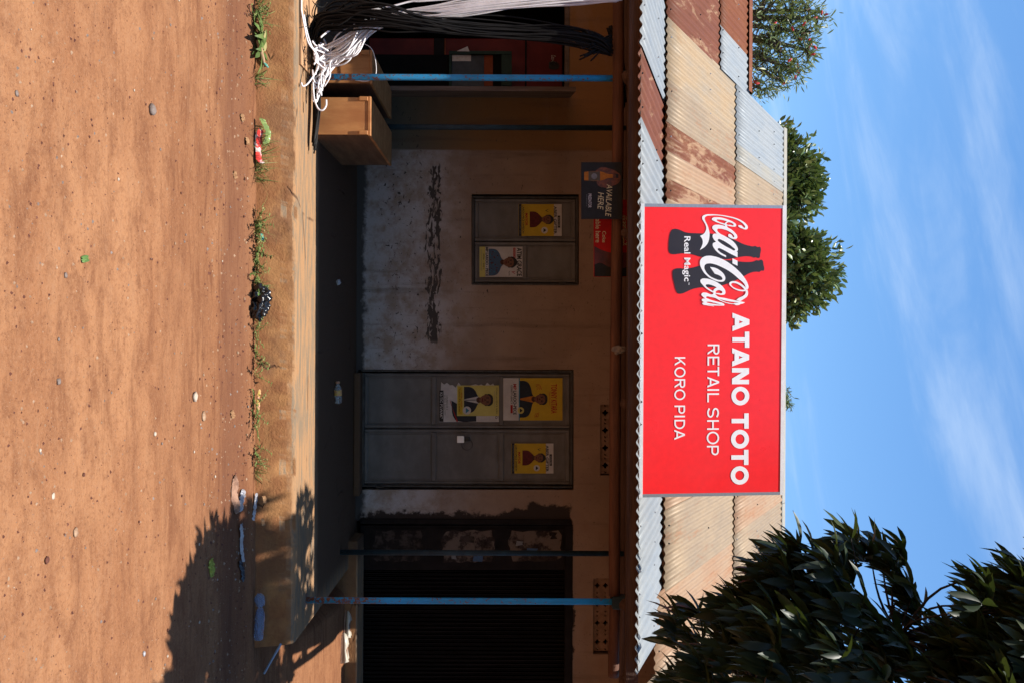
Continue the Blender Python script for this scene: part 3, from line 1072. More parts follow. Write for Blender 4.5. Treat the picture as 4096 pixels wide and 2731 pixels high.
# ---- grey steel double door and window shutter
def steel_leaf(name, U0, U1, V0, V1, panels, parent, y=WY + .02):
    """one leaf: sheet, raised border, recessed panels"""
    leaf = rect(name, U0, U1, V0, V1, y + .012, MAT['door_grey'], parent, .03)
    fr = MB()
    y_f = y - .006

    def bar(a, b, c, d, yy):
        p, q = M(a, c, yy), M(b, d, yy)
        fr.box(p.x, q.x, yy, y + .0115, p.z, q.z, .004)
    bar(U0, U0 + 13, V0, V1, y_f)
    bar(U1 - 13, U1, V0, V1, y_f)
    ev = [V0] + panels + [V1]
    for k, v in enumerate(ev):
        h = 13 if k in (0, len(ev) - 1) else 9
        c = v if k == 0 else (v - 13 if k == len(ev) - 1 else v - h)
        bar(U0 + 13.5, U1 - 13.5, c, c + (13 if k in (0, len(ev) - 1) else 2 * h), y_f + .002)
    fr.build('leaf_frame', MAT['door_grey'], leaf)
    pn = []
    for k in range(len(ev) - 1):
        lo = ev[k] + (20 if k == 0 else 15)
        hi = ev[k + 1] - (20 if k == len(ev) - 2 else 15)
        pn.append(rect('door_panel', U0 + 21, U1 - 21, lo, hi, y + .005, MAT['door_grey'], leaf, .006))
    return leaf


def outer_frame(name, U0, U1, V0, V1, w, parent, y=WY - .012, bottom=True, m=None):
    fr = MB()

    def bar(a, b, c, d):
        p, q = M(a, c, y), M(b, d, y)
        fr.box(p.x, q.x, y, WY + .05, p.z, q.z, .004)
    bar(U0, U0 + w, V0, V1)
    bar(U1 - w, U1, V0, V1)
    bar(U0 + w + .5, U1 - w - .5, V1 - w, V1)
    if bottom:
        bar(U0 + w + .5, U1 - w - .5, V0, V0 + w)
    return fr.build(name, m or MAT['frame_grey'], parent)


def hinges(pts, parent, y=WY - .02):
    for U, V in pts:
        a, b = M(U, V - 14, y), M(U, V + 14, y)
        MB().tube([a, b], .011, 8).build('hinge', MAT['dark_iron'], parent)


fr = outer_frame('door_frame', 1477, 1950, 1445, 2291, 12, B)
hinges([(1482, 1515), (1482, 2215), (1946, 1520), (1946, 2230)], fr)
steel_leaf('door_leaf', 1491, 1711, 1458, 2277, [1735, 2005], B)
steel_leaf('door_leaf', 1715, 1936, 1458, 2277, [1735, 2005], B)
fr = outer_frame('window_frame', 785, 1142, 1888, 2312, 9, B)
hinges([(791, 1948), (791, 2236), (1136, 1940), (1136, 2250)], fr)
steel_leaf('window_shutter', 796, 966, 1899, 2301, [2098], B)
steel_leaf('window_shutter', 969, 1131, 1899, 2301, [2098], B)
# door bolt smear and mesh above the window
# ---- right-hand doorway: dark frame, panelled leaf with torn paper, ribbed shutter
fr = outer_frame('dark_door_frame', 2072, 3060, 1440, 2287, 26, B, bottom=False, m=MAT['maroon'])
leaf = rect('dark_door_leaf', 2100, 2278, 1442, 2262, WY + .045, MAT['maroon'], B, .04)
for V0, V1 in ((1478, 1708), (1752, 1990), (2022, 2258)):
    q = rect('dark_door_panel', 2114, 2252, V0 + 4, V1 - 4, WY + .037, MAT['maroon'], leaf, .007)
    random.seed(V0)
    n_ = 26
    cu, cv, ru, rv = 2183, (V0 + V1) / 2, 66, (V1 - V0) / 2 - 9
    rag = []
    for a in range(n_):
        th = 2 * math.pi * a / n_
        kk = 1 / max(abs(math.cos(th)), abs(math.sin(th))) * random.uniform(.86, 1.0)
        rag.append((cu + ru * kk * math.cos(th), cv + rv * kk * math.sin(th), 'c'))
    shape2d('paper_remnant', [rag], WY + .0365, MAT['paper_patch'] if V0 > 1500 else MAT['paper_patch_dark'], q)
    for k in range(5 if V0 > 1500 else 0):
        a, b = random.uniform(2125, 2215), random.uniform(V0 + 20, V1 - 60)
        w_, h_ = random.uniform(14, 34), random.uniform(20, 55)
        pts = [(a + random.uniform(-4, 4), b, 'c'), (a + w_, b + random.uniform(-6, 6), 'c'), (a + w_ + random.uniform(-6, 6), b + h_, 'c'), (a + w_ * .5, b + h_ + random.uniform(-10, 4), 'c'), (a, b + h_, 'c')]
        shape2d('paper_remnant', [pts], WY + .0360 - k * .0003, [MAT['paper_patch'], MAT['paper_patch_dark'], MAT['print_blue'], MAT['paper_patch'], MAT['print_grey']][k], q)
shu = MB()
U = 2282
k = 0
while U < 3050:
    p, q = M(U, 1440, WY + .12), M(U + 8, 2262, WY + .12)
    shu.box(p.x, q.x, WY + .12 + (.0 if k % 2 else .018), WY + .16, p.z, q.z)
    U += 8.2
    k += 1
shu.build('ribbed_shutter', MAT['shutter_dark'], B)
# ---- left-hand doorway: open leaf and lintel
p0, p1 = M(356, 2048, 7.32), M(384, 2048, 8.11)
dv = (p1 - p0)
dv.z = 0
dv.normalize()
nv = Vector((dv.y, -dv.x, 0)) * .019
lo, hi = .33, 2.345
vs = []
for zz in (lo, hi):
    for p in (Vector((p0.x, p0.y, 0)), Vector((p1.x, p1.y, 0))):
        for s in (1, -1):
            vs.append((p.x + nv.x * s, p.y + nv.y * s, zz))
mk('open_door_leaf', vs, [(0, 2, 3, 1), (4, 5, 7, 6), (0, 1, 5, 4), (2, 6, 7, 3), (0, 4, 6, 2), (1, 3, 7, 5)], MAT['leaf_door'], B)['label'] = 'grey brown wooden leaf standing open'
m = MB()
a, b = M(-420, 2262, WY), M(384, 2276, WY)
m.box(a.x, b.x, WY - .012, WY + .08, a.z, b.z, .004)
m.build('door_lintel', MAT['leaf_door'], B)

# ================================================================== SHOP SIGN
SY = 5.99
sign = thing('shop_sign', M(1400, 2564, SY), 'big red sign with white lettering standing on the porch eave', 'sign')


def quad(name, pts, y, m, parent, t=.0):
    q = [M(p[0], p[1], y) for p in pts]
    if t:
        q += [p + Vector((0, t, 0)) for p in q]
        return mk(name, q, [(0, 1, 2, 3), (7, 6, 5, 4), (0, 4, 5, 1), (1, 5, 6, 2), (2, 6, 7, 3), (3, 7, 4, 0)], m, parent)
    return mk(name, q, [(0, 1, 2, 3)], m, parent)


quad('panel', [(827, 2577), (1976, 2569), (1972, 3126), (829, 3137)], SY + .004, MAT['sign_red'], sign, .02)
quad('frame_bar', [(815, 2564), (1988, 2556), (1988, 2570.5), (815, 2578.5)], SY + .0005, MAT['white_frame'], sign, .045)
quad('frame_bar', [(818, 3135), (1983, 3124), (1983, 3138), (818, 3150)], SY + .0005, MAT['white_frame'], sign, .045)
quad('frame_bar', [(815, 2579), (828, 2579), (830, 3135), (818, 3135)], SY + .001, MAT['alu'], sign, .04)
quad('frame_bar', [(1975, 2570.6), (1988, 2570.6), (1983, 3124), (1971, 3124)], SY + .001, MAT['alu'], sign, .04)
# struts behind the panel
for U in (960, 1400, 1840):
    a, b = M(U, 2600, SY + .03), M(U, 3060, SY + .03)
    c = M(U, 2600, SY + .03) + Vector((0, .55, .12))
    MB().tube([b, c], .014, 6).build('strut', MAT['alu'], sign)

LY = SY + .002


def stroke(path, w):
    """constant-width ribbon with mitred joints, butt ends"""
    P = [Vector(p) for p in path]
    L, R = [], []
    for i, p in enumerate(P):
        d0 = (p - P[i - 1]).normalized() if i > 0 else (P[1] - p).normalized()
        d1 = (P[i + 1] - p).normalized() if i < len(P) - 1 else d0
        n0, n1 = Vector((-d0.y, d0.x)), Vector((-d1.y, d1.x))
        mth = (n0 + n1).normalized()
        k = w / 2 / max(.35, mth.dot(n0))
        L.append(p + mth * k)
        R.append(p - mth * k)
    n = len(P)
    return L + R, [(i, n + i, n + i + 1, i + 1) for i in range(n - 1)]


def arc(cx, cy, rx, ry, a0, a1, n=18):
    return [(cx + rx * math.cos(math.radians(a0 + (a1 - a0) * i / n)), cy + ry * math.sin(math.radians(a0 + (a1 - a0) * i / n))) for i in range(n + 1)]


def glyph(ch, U0, U1, V0, V1, w):
    """geometric capital letters as a list of (points, faces) pieces"""
    W, H = U1 - U0, V1 - V0
    out = []

    def st(path):
        out.append(stroke(path, w))

    def para(b0, b1, t0, t1, v0=V0, v1=V1):
        out.append(([Vector((b0, v0)), Vector((b1, v0)), Vector((t1, v1)), Vector((t0, v1))], [(0, 1, 2, 3)]))
    h = w / 2
    if ch == 'A':
        c = (U0 + U1) / 2
        e = w * 1.12
        para(U0, U0 + e, c - e / 2, c + e / 2)
        para(U1 - e, U1, c - e / 2, c + e / 2)
        v = V0 + H * .27
        st([(U0 + W * .22, v), (U1 - W * .22, v)])
    elif ch == 'T':
        st([(U0, V1 - h), (U1, V1 - h)])
        c = (U0 + U1) / 2
        para(c - h, c + h, c - h, c + h, V0, V1 - w)
    elif ch == 'N':
        para(U0, U0 + w, U0, U0 + w)
        para(U1 - w, U1, U1 - w, U1)
        para(U1 - w * 1.25, U1 - .01, U0 + .01, U0 + w * 1.25)
    elif ch == 'O':
        P = arc((U0 + U1) / 2, (V0 + V1) / 2, W / 2 - h, H / 2 - h, 0, 360, 40)
        n = 40
        c = Vector(((U0 + U1) / 2, (V0 + V1) / 2))
        o = [Vector((c.x + W / 2 * math.cos(2 * math.pi * i / n), c.y + H / 2 * math.sin(2 * math.pi * i / n))) for i in range(n)]
        q = [Vector((c.x + (W / 2 - w) * math.cos(2 * math.pi * i / n), c.y + (H / 2 - w) * math.sin(2 * math.pi * i / n))) for i in range(n)]
        out.append((o + q, [(i, (i + 1) % n, n + (i + 1) % n, n + i) for i in range(n)]))
    elif ch in 'RP':
        para(U0, U0 + w, U0, U0 + w)
        bh = H * (.55 if ch == 'P' else .52) + (h if ch == 'P' else 0)
        r = (bh - w) / 2
        bx = U1 - h - r - (0 if ch == 'P' else W * .02)
        bx = max(bx, U0 + w)
        st([(U0 + w, V1 - h)] + arc(bx, V1 - h - r, U1 - h - bx, r, 90, -90, 14) + [(U0 + w, V1 - h - 2 * r)])
        if ch == 'R':
            para(U1 - w * 1.2, U1, U1 - W * .52 - w * .3, U1 - W * .52 + w * .9, V0, V1 - bh + .01)
    elif ch == 'E':
        para(U0, U0 + w, U0, U0 + w)
        for v, k in ((V0 + h, 1), ((V0 + V1) / 2, .9), (V1 - h, 1)):
            st([(U0 + w, v), (U0 + W * k, v)])
    elif ch == 'I':
        para(U0, U1, U0, U1)
    elif ch == 'L':
        para(U0, U0 + w, U0, U0 + w)
        st([(U0 + w, V0 + h), (U1, V0 + h)])
    elif ch == 'S':
        r1 = (H - w) / 4
        c = (U0 + U1) / 2
        rx = W / 2 - h
        st([(U1 - w * .3, V1 - h - r1 * .55)] + arc(c, V1 - h - r1, rx, r1, 55, 250, 16) + arc(c, V0 + h + r1, rx, r1, 70, -125, 16) + [(U0 + w * .3, V0 + h + r1 * .55)])
    elif ch == 'H':
        para(U0, U0 + w, U0, U0 + w)
        para(U1 - w, U1, U1 - w, U1)
        st([(U0 + w, (V0 + V1) / 2), (U1 - w, (V0 + V1) / 2)])
    elif ch == 'D':
        para(U0, U0 + w, U0, U0 + w)
        bx = U0 + W * .42
        st([(U0 + w, V1 - h)] + arc(bx, (V0 + V1) / 2, U1 - h - bx, H / 2 - h, 90, -90, 22) + [(U0 + w, V0 + h)])
    elif ch == 'K':
        para(U0, U0 + w, U0, U0 + w)
        para(U0 + w, U0 + w + w * .1, U1 - w * 1.35, U1 - .01, V0 + H * .32, V1)
        out[-1] = ([Vector((U0 + w, V0 + H * .25)), Vector((U0 + w, V0 + H * .25 + w * 1.35)), Vector((U1 - w * 1.35, V1)), Vector((U1, V1))], [(0, 3, 2, 1)])
        para(U1 - w * 1.25, U1, U0 + W * .36, U0 + W * .36 + w * 1.1, V0, V0 + H * .60)
    return out


def letters(spec, w, v_at, parent):
    """spec: list of (char, U0, U1); v_at(U) -> (V0, V1)"""
    for ch, U0, U1 in spec:
        Vb, Vt = v_at((U0 + U1) / 2)
        if ch == 'O':
            e = (Vt - Vb) * .025
            Vb, Vt = Vb - e, Vt + e
        mb = MB()
        for k, (vs, fs) in enumerate(glyph(ch, U0, U1, Vb, Vt, w)):
            mb.add([M(v.x, v.y, LY - .0003 * k) for v in vs], fs)
        mb.build('lettering', MAT['sign_white'], parent)


lin = lambda a, b: (lambda U: tuple(a[i] + (b[i] - a[i]) * (U - 1250) / 690 for i in (0, 1)))
letters([('A', 1251, 1325), ('T', 1327, 1390), ('A', 1391, 1465), ('N', 1471, 1536), ('O', 1546, 1621), ('T', 1653, 1715), ('O', 1719, 1795), ('T', 1800, 1861), ('O', 1866, 1940)],
        18, lin((2931.5, 3000), (2925.5, 2995)), sign)
letters([('R', 1377, 1417), ('E', 1425, 1461), ('T', 1466, 1503), ('A', 1506, 1549), ('I', 1555.5, 1562), ('L', 1572, 1608), ('S', 1631, 1670), ('H', 1680, 1719), ('O', 1726, 1777), ('P', 1783, 1821)],
        6.4, lin((2832, 2879), (2827, 2875)), sign)
letters([('K', 1427, 1461), ('O', 1467, 1508), ('R', 1515, 1550), ('O', 1556, 1599), ('P', 1621, 1654), ('I', 1661.5, 1668), ('D', 1678, 1715), ('A', 1718, 1758)],
        6.0, lin((2700, 2742), (2696, 2739)), sign)


# script and bottles: outlines measured on the sign face
def c1(pts):
    return [(840 + p[1] / 5.737, 2660 + p[0] / 5.737) + tuple(p[2:]) for p in pts]


def c2(pts):
    return [(1010 + p[1] / 5.737, 2660 + p[0] / 5.737) + tuple(p[2:]) for p in pts]


bot1 = c1([(80, 820), (95, 650), (150, 470), (200, 437), (270, 437), (350, 460), (450, 505), (560, 525), (700, 531), (900, 535), (1100, 540), (1400, 602), (1650, 700), (1800, 770), (1950, 812), (2050, 825), (2080, 815), (2140, 843), (2190, 836), (2213, 870), (2200, 1000), (2180, 1088), (2145, 1095), (2110, 1076), (2050, 1086), (2020, 1070), (1900, 1055), (1750, 1070), (1550, 1110), (1400, 1130), (1300, 1118), (1100, 1125), (870, 1085), (600, 1015), (430, 996), (300, 1010), (200, 1020), (120, 1000), (88, 950)])
bot2 = c2([(172, 500), (180, 420), (230, 380), (320, 362), (430, 370), (600, 355), (800, 300), (1000, 230), (1300, 185), (1420, 170), (1550, 180), (1750, 205), (1900, 212), (2080, 190), (2110, 170), (2180, 180), (2215, 158), (2250, 170), (2275, 270), (2292, 385), (2275, 412), (2225, 410), (2180, 440), (2120, 435), (1980, 460), (1820, 540), (1600, 650), (1350, 745), (1150, 795), (900, 800), (720, 820), (600, 855), (480, 910), (390, 945), (300, 942), (260, 890), (210, 720)])
shape2d('bottle_silhouette', [bot1], LY, MAT['sign_black'], sign)
shape2d('bottle_silhouette', [bot2], LY - .0002, MAT['sign_black'], sign)
sc = [
    [c1([(1690, 352), (1720, 338), (1770, 350), (1810, 390), (1835, 400), (1848, 380), (1820, 325), (1750, 265), (1620, 200), (1420, 150), (1250, 122), (1050, 122), (950, 140), (915, 180), (925, 240), (970, 330), (1005, 430), (1025, 530), (1022, 620), (1000, 720), (930, 830), (803, 918, 'c'), (850, 820), (870, 740), (858, 670), (808, 590, 'c'), (890, 545), (935, 480), (948, 410), (930, 330), (890, 260), (855, 190), (865, 140), (920, 105), (1050, 92), (1250, 102), (1450, 130), (1650, 180), (1790, 245), (1880, 320), (1913, 385), (1900, 425), (1850, 437), (1780, 415), (1720, 390)])],
    [c1([(1078, 205), (1105, 172), (1180, 160), (1320, 172), (1460, 215), (1580, 270), (1640, 330), (1630, 368), (1570, 375), (1430, 350), (1250, 297), (1130, 247)]),
     c1([(1190, 222), (1240, 213), (1340, 228), (1428, 255, 'c'), (1390, 285), (1378, 305, 'c'), (1280, 278), (1210, 245)]),
     c1([(1420, 300), (1450, 276), (1520, 285), (1578, 318), (1580, 340), (1510, 336), (1425, 322)])],
    [c1([(1088, 395), (1120, 350), (1220, 333), (1330, 348), (1382, 362, 'c'), (1385, 325, 'c'), (1425, 345, 'c'), (1440, 385), (1530, 440), (1620, 520), (1668, 600), (1655, 648), (1590, 660), (1500, 630), (1455, 580), (1475, 548), (1520, 555), (1555, 590), (1570, 618), (1595, 612), (1585, 570), (1510, 505), (1380, 445), (1260, 424), (1210, 432), (1205, 465), (1260, 530), (1400, 605, 'c'), (1220, 560, 'c'), (1140, 475)])],
    [c1([(1095, 590), (1115, 550), (1170, 537), (1260, 545), (1400, 605), (1560, 705), (1650, 810), (1682, 890), (1675, 930), (1650, 948, 'c'), (1675, 960, 'c'), (1675, 1082, 'c'), (1480, 985), (1300, 890), (1235, 872), (1215, 890), (1250, 945), (1330, 1000), (1408, 1040, 'c'), (1408, 1082, 'c'), (1250, 1000), (1140, 890), (1097, 800), (1110, 755), (1175, 730, 'c'), (1120, 665)]),
     c1([(1215, 685), (1235, 662), (1300, 680), (1440, 755), (1570, 855), (1615, 905), (1600, 922), (1520, 890), (1350, 800), (1250, 730)])],
    [c2([(1555, 130, 'c'), (1673, 185, 'c'), (1673, 302, 'c'), (1555, 245, 'c')])],
    [c2([(803, 240), (830, 150), (900, 95), (1000, 73), (1150, 90), (1300, 140), (1480, 240), (1700, 420), (1850, 600), (1920, 740), (1928, 800), (1900, 855, 'c'), (1868, 810, 'c'), (1830, 720), (1700, 600), (1500, 440), (1300, 330), (1130, 265), (1000, 250), (930, 275), (905, 330), (930, 420), (1020, 530), (1150, 600), (1270, 632), (1320, 615), (1310, 570), (1250, 525), (1145, 487, 'c'), (1035, 330, 'c'), (1150, 350), (1280, 420), (1370, 520), (1390, 600), (1360, 655), (1270, 672), (1120, 630), (960, 530), (850, 390)])],
    [c2([(1480, 710), (1515, 668), (1590, 655), (1710, 692), (1820, 765), (1885, 830, 'c'), (1872, 882, 'c'), (1790, 890), (1660, 865), (1540, 795)]),
     c2([(1527, 725), (1545, 705), (1600, 700), (1700, 735), (1790, 800), (1838, 852, 'c'), (1760, 855), (1640, 825), (1550, 770)])],
    [c2([(1895, 850, 'c'), (1910, 875), (1918, 930), (1900, 1000), (1830, 1060), (1735, 1118, 'c'), (1645, 1092, 'c'), (1700, 1045), (1810, 990), (1855, 940), (1862, 900), (1850, 868, 'c')])],
    [c2([(812, 650), (840, 610), (930, 597), (1080, 630), (1240, 710), (1350, 810), (1392, 900), (1380, 955), (1320, 975), (1220, 962), (1110, 922), (980, 850), (870, 750)]),
     c2([(938, 750), (970, 732), (1060, 745), (1195, 800, 'c'), (1135, 840), (1108, 887, 'c'), (1010, 830), (950, 780)]),
     c2([(1170, 900), (1210, 868), (1270, 870), (1320, 905), (1310, 935), (1240, 935), (1165, 918)])],
    [c2([(838, 965), (860, 930), (920, 920), (1110, 950), (1112, 900, 'c'), (1165, 905, 'c'), (1172, 975), (1400, 1050), (1650, 1105), (1848, 1143, 'c'), (1800, 1172), (1700, 1185, 'c'), (1600, 1190, 'c'), (1450, 1170), (1330, 1130), (1230, 1085), (1165, 1050), (1040, 1022), (955, 1015), (945, 1030), (1010, 1070), (1200, 1130), (1340, 1165), (1368, 1195), (1360, 1222, 'c'), (1150, 1218), (970, 1195, 'c'), (1132, 1228, 'c'), (1128, 1238, 'c'), (960, 1215), (870, 1190), (858, 1165), (900, 1145, 'c'), (852, 1110), (848, 1080), (930, 1058, 'c'), (870, 1015)]),
     c2([(960, 1140), (985, 1132), (1100, 1150), (1310, 1205, 'c'), (1150, 1185), (1000, 1160)]),
     c2([(1250, 1070, 'c'), (1400, 1107), (1700, 1152, 'c'), (1600, 1170), (1455, 1153), (1330, 1110)])],
    [c2([(1595, 1160, 'c'), (1690, 1155, 'c'), (1740, 1190, 'c'), (1680, 1210), (1610, 1195)])],
]
for k, sp in enumerate(sc):
    shape2d('script_letter', sp, LY - .0006 - .0002 * k, MAT['sign_white'], sign, res=6)
text('lettering', 'Real Magic', 945, 1126, 2729, 2762, LY - .0008, MAT['sign_white'], sign, bold=.012)
text('lettering', 'TM', 1130, 1139, 2754, 2758, LY - .0008, MAT['sign_white'], sign, bold=.01)

sign.rotation_euler = (math.radians(-3.0), 0, 0)
sign.scale = (1.0, 1.0, 1.012)

# ================================================================== BOARDS AND POSTERS IN THE PORCH
PY = 6.13
bd = thing('poster_board', M(764, 2325, PY), 'black board with a gold bottle and pale brush lettering hung from the porch beam', 'sign')
rect('board', 650, 877, 2325, 2487, PY, MAT['print_black'], bd, .012)
y = PY - .0006
shape2d('printed_flame', [[(672, 2400), (676, 2440), (690, 2470), (705, 2482), (728, 2478), (745, 2450), (752, 2420), (742, 2392), (720, 2385), (700, 2376), (684, 2384)]], y, plain('flame_print', A(.16, .04, .012), A(.025, .012, .01), .5, 26, bump=0), bd)
shape2d('printed_bottle', [[(689, 2337, 'c'), (687, 2356), (687, 2400), (690, 2414), (697, 2430), (698, 2451, 'c'), (713, 2451, 'c'), (714, 2430), (721, 2414), (724, 2400), (724, 2356), (722, 2337, 'c')]], y - .0004, MAT['print_orange'], bd)
shape2d('printed_label', [[(687, 2354, 'c'), (724, 2354, 'c'), (724, 2400, 'c'), (687, 2400, 'c')]], y - .0008, plain('label_print', A(.07, .05, .025), None, .5, 30, bump=0), bd)
shape2d('printed_crest', [[(694, 2377), (700, 2387), (706, 2389), (712, 2387), (718, 2377), (713, 2368), (706, 2365), (699, 2368)]], y - .0012, MAT['print_grey'], bd)
shape2d('printed_cap', [[(697, 2464, 'c'), (713, 2464, 'c'), (713, 2474, 'c'), (697, 2474, 'c')]], y - .0012, MAT['print_suit'], bd)
pal = plain('brush_print', A(.55, .48, .28), A(.42, .36, .2), .5, 30, bump=0)
text('lettering', 'AVAILABLE', 738, 868, 2427, 2450, y - .0012, pal, bd, .0, .25, -6)
text('lettering', 'HERE', 770, 840, 2393, 2416, y - .0012, pal, bd, .0, .25, -3)
text('lettering', 'PREDATOR', 776, 832, 2353, 2366, y - .0012, MAT['print_white'], bd, .02)
text('lettering', 'ENERGY', 780, 828, 2345, 2349, y - .0012, MAT['print_grey'], bd)

PY2 = 6.32
rb = thing('poster_board', M(977, 2375, PY2), 'red board with white words half hidden behind the porch beam', 'sign')
rect('board', 800, 1108, 2375, 2512, PY2, plain('board_red', A(.40, .012, .012), A(.30, .01, .01), .7, 8, bump=0, spec=.12), rb, .010)
y = PY2 - .0006
shape2d('printed_shape', [[(985, 2377, 'c'), (1000, 2405), (1012, 2450), (1010, 2510, 'c'), (1106, 2510, 'c'), (1106, 2377, 'c')]], y, plain('board_dark_red', A(.11, .012, .01), A(.03, .01, .01), .5, 11, bump=0), rb)
shape2d('printed_shape', [[(1060, 2377, 'c'), (1052, 2400), (1066, 2430), (1075, 2460), (1070, 2510, 'c'), (1107, 2510, 'c'), (1107, 2377, 'c')]], y - .0004, MAT['print_black'], rb)
text('lettering', 'Coke', 926, 971, 2409, 2424, y - .0008, pal, rb, .01)
text('lettering', 'Available here', 826, 971, 2382, 2402, y - .0008, pal, rb, .01)
for k, sp in enumerate(sc):
    q = [[(860 + (a[0] - 855) * .335, 2484 + (a[1] - 2795) * .125) + tuple(a[2:]) for a in s_] for s_ in sp]
    shape2d('script_letter', q, y - .0008 - .0002 * k, pal, rb, res=3)
# wire the boards hang from
MB().tube([M(720, 2487, PY + .006), M(716, 2512, 6.0)], .002, 5).build('wire', MAT['dark_iron'], bd)
MB().tube([M(1000, 2512, PY2 + .004), M(1003, 2535, 6.3)], .002, 5).build('wire', MAT['dark_iron'], rb)

POY = WY + .0125


def portrait(parent, U, V0, V1, wdt, y, suit, skin, hair=None, white=None):
    """printed head and shoulders of nobody in particular"""
    H = V1 - V0
    r = H * .20
    hv = V1 - r * 1.15
    sh = [(U - wdt / 2, V0, 'c'), (U + wdt / 2, V0, 'c'), (U + wdt * .47, V0 + H * .26), (U + wdt * .36, V0 + H * .37), (U + r * .75, V0 + H * .46), (U + r * .5, V0 + H * .50), (U - r * .5, V0 + H * .50), (U - r * .75, V0 + H * .46), (U - wdt * .36, V0 + H * .37), (U - wdt * .47, V0 + H * .26)]
    shape2d('printed_figure', [sh], y, suit, parent)
    e = lambda cu, cv, ru, rv: [[(cu + ru * math.cos(a * .785), cv + rv * math.sin(a * .785)) for a in range(8)]]
    k = y - .0003
    if white:
        shape2d('printed_collar', [[(U - r * .62, V0 + H * .49, 'c'), (U + r * .62, V0 + H * .49, 'c'), (U + r * .12, V0 + 1.5, 'c'), (U - r * .12, V0 + 1.5, 'c')]], k, white, parent)
        if white is not MAT['print_orange']:
            shape2d('printed_tie', [[(U - r * .1, V0 + H * .40, 'c'), (U + r * .1, V0 + H * .40, 'c'), (U + r * .16, V0 + 4, 'c'), (U - r * .06, V0 + 4, 'c')]], k - .0002, MAT['print_grey'], parent)
    shape2d('printed_neck', [[(U - r * .42, V0 + H * .55, 'c'), (U + r * .42, V0 + H * .55, 'c'), (U + r * .45, V0 + H * .47), (U, V0 + H * .41), (U - r * .45, V0 + H * .47)]], k - .0004, MAT['print_skin_dark'], parent)
    shape2d('printed_hair', [[(U - r * .98, hv + r * .1), (U - r * .8, hv + r * .8), (U, hv + r * (1.3 if hair else 1.06)), (U + r * .8, hv + r * .8), (U + r * .98, hv + r * .1), (U, hv - r * .4)]], k - .0006, MAT['print_black'], parent)
    for s_ in (-1, 1):
        shape2d('printed_ear', e(U + s_ * r * .86, hv - r * .15, r * .14, r * .26), k - .0007, MAT['print_skin_dark'], parent)
    shape2d('printed_head', [[(U - r * .84, hv), (U - r * .62, hv + r * .48), (U, hv + r * .66), (U + r * .62, hv + r * .48), (U + r * .84, hv), (U + r * .62, hv - r * .85), (U, hv - r * 1.28), (U - r * .62, hv - r * .85)]], k - .0008, skin, parent)
    for s_ in (-1, 1):
        shape2d('printed_eye', e(U + s_ * r * .34, hv + r * .02, r * .17, r * .09), k - .0010, MAT['print_black'], parent)
        shape2d('printed_brow', e(U + s_ * r * .34, hv + r * .24, r * .22, r * .05), k - .0010, MAT['print_black'], parent)
    shape2d('printed_nose', e(U, hv - r * .32, r * .17, r * .12), k - .0010, MAT['print_skin_dark'], parent)
    shape2d('printed_mouth', e(U, hv - r * .72, r * .34, r * .10), k - .0010, MAT['print_maroon'], parent)
    if suit is MAT['print_blue']:
        rr = random.Random(4)
        for q in range(26):
            a, b = U + rr.uniform(-.44, .44) * wdt, V0 + H * rr.uniform(.02, .34)
            shape2d('printed_pattern', e(a, b, 2.2, 2.6), k - .0003, MAT['print_maroon'] if q % 3 else MAT['print_cyan'], parent)


def bubble(parent, U, V, r, y, m1, m2):
    shape2d('printed_emblem', [[(U + r * math.cos(a * .785), V + r * math.sin(a * .785)) for a in range(8)]], y, m1, parent)
    shape2d('printed_emblem', [[(U - r * .7, V - r * .3, 'c'), (U + r * .7, V - r * .3, 'c'), (U, V + r * .6, 'c')]], y - .0003, m2, parent)


def gifter(U0, U1, V0, V1, y, lab, skew=0):
    H, W = V1 - V0, U1 - U0
    p = thing('campaign_poster', M((U0 + U1) / 2, V0, y), lab, 'poster', 'paper campaign posters on the steel doors')
    v = lambda f: V0 + H * f
    u = lambda f: U0 + W * f
    rect('paper', U0, U1, V0, V1, y, MAT['print_yellow'], p, .0, (0, 0))
    rect('printed_band', u(.0), u(1), v(.82), v(1) - .2, y - .0004, MAT['print_white'], p)
    rect('printed_band', u(.0), u(1), v(0.005), v(.07), y - .0004, MAT['print_suit'], p)
    rect('printed_badge', u(.36), u(.74), v(.905), v(.965), y - .0008, MAT['print_black'], p)
    text('lettering', 'VOTE/YER', u(.40), u(.70), v(.918), v(.952), y - .0012, MAT['print_white'], p)
    text('lettering', 'ABER GIFTER', u(.06), u(.94), v(.815), v(.885), y - .0008, MAT['print_black'], p, .03)
    text('lettering', 'MAYOR', u(.28), u(.68), v(.155), v(.215), y - .0008, MAT['print_red'], p, .03)
    text('lettering', 'LAROO-PECE DIVISION', u(.05), u(.92), v(.085), v(.135), y - .0008, MAT['print_suit'], p, .02)
    text('lettering', 'ELECTION DATE JANUARY 2026', u(.06), u(.94), v(.015), v(.055), y - .0008, MAT['print_grey'], p)
    portrait(p, u(.48), v(.26), v(.80), W * .50, y - .0008, MAT['print_maroon'], MAT['print_skin'], MAT['print_black'])
    bubble(p, u(.82), v(.60), W * .10, y - .0012, MAT['print_white'], MAT['print_suit'])
    text('printed_tick', 'V', u(.15), u(.25), v(.62), v(.69), y - .0012, MAT['print_black'], p)
    return p


LFY = WY + .020
gifter(818, 945, 2074, 2247, LFY - .007, 'yellow campaign poster on the upper left of the window shutter')
gifter(1772, 1892, 2046, 2214, LFY - .007, 'yellow campaign poster on the upper right of the steel door')

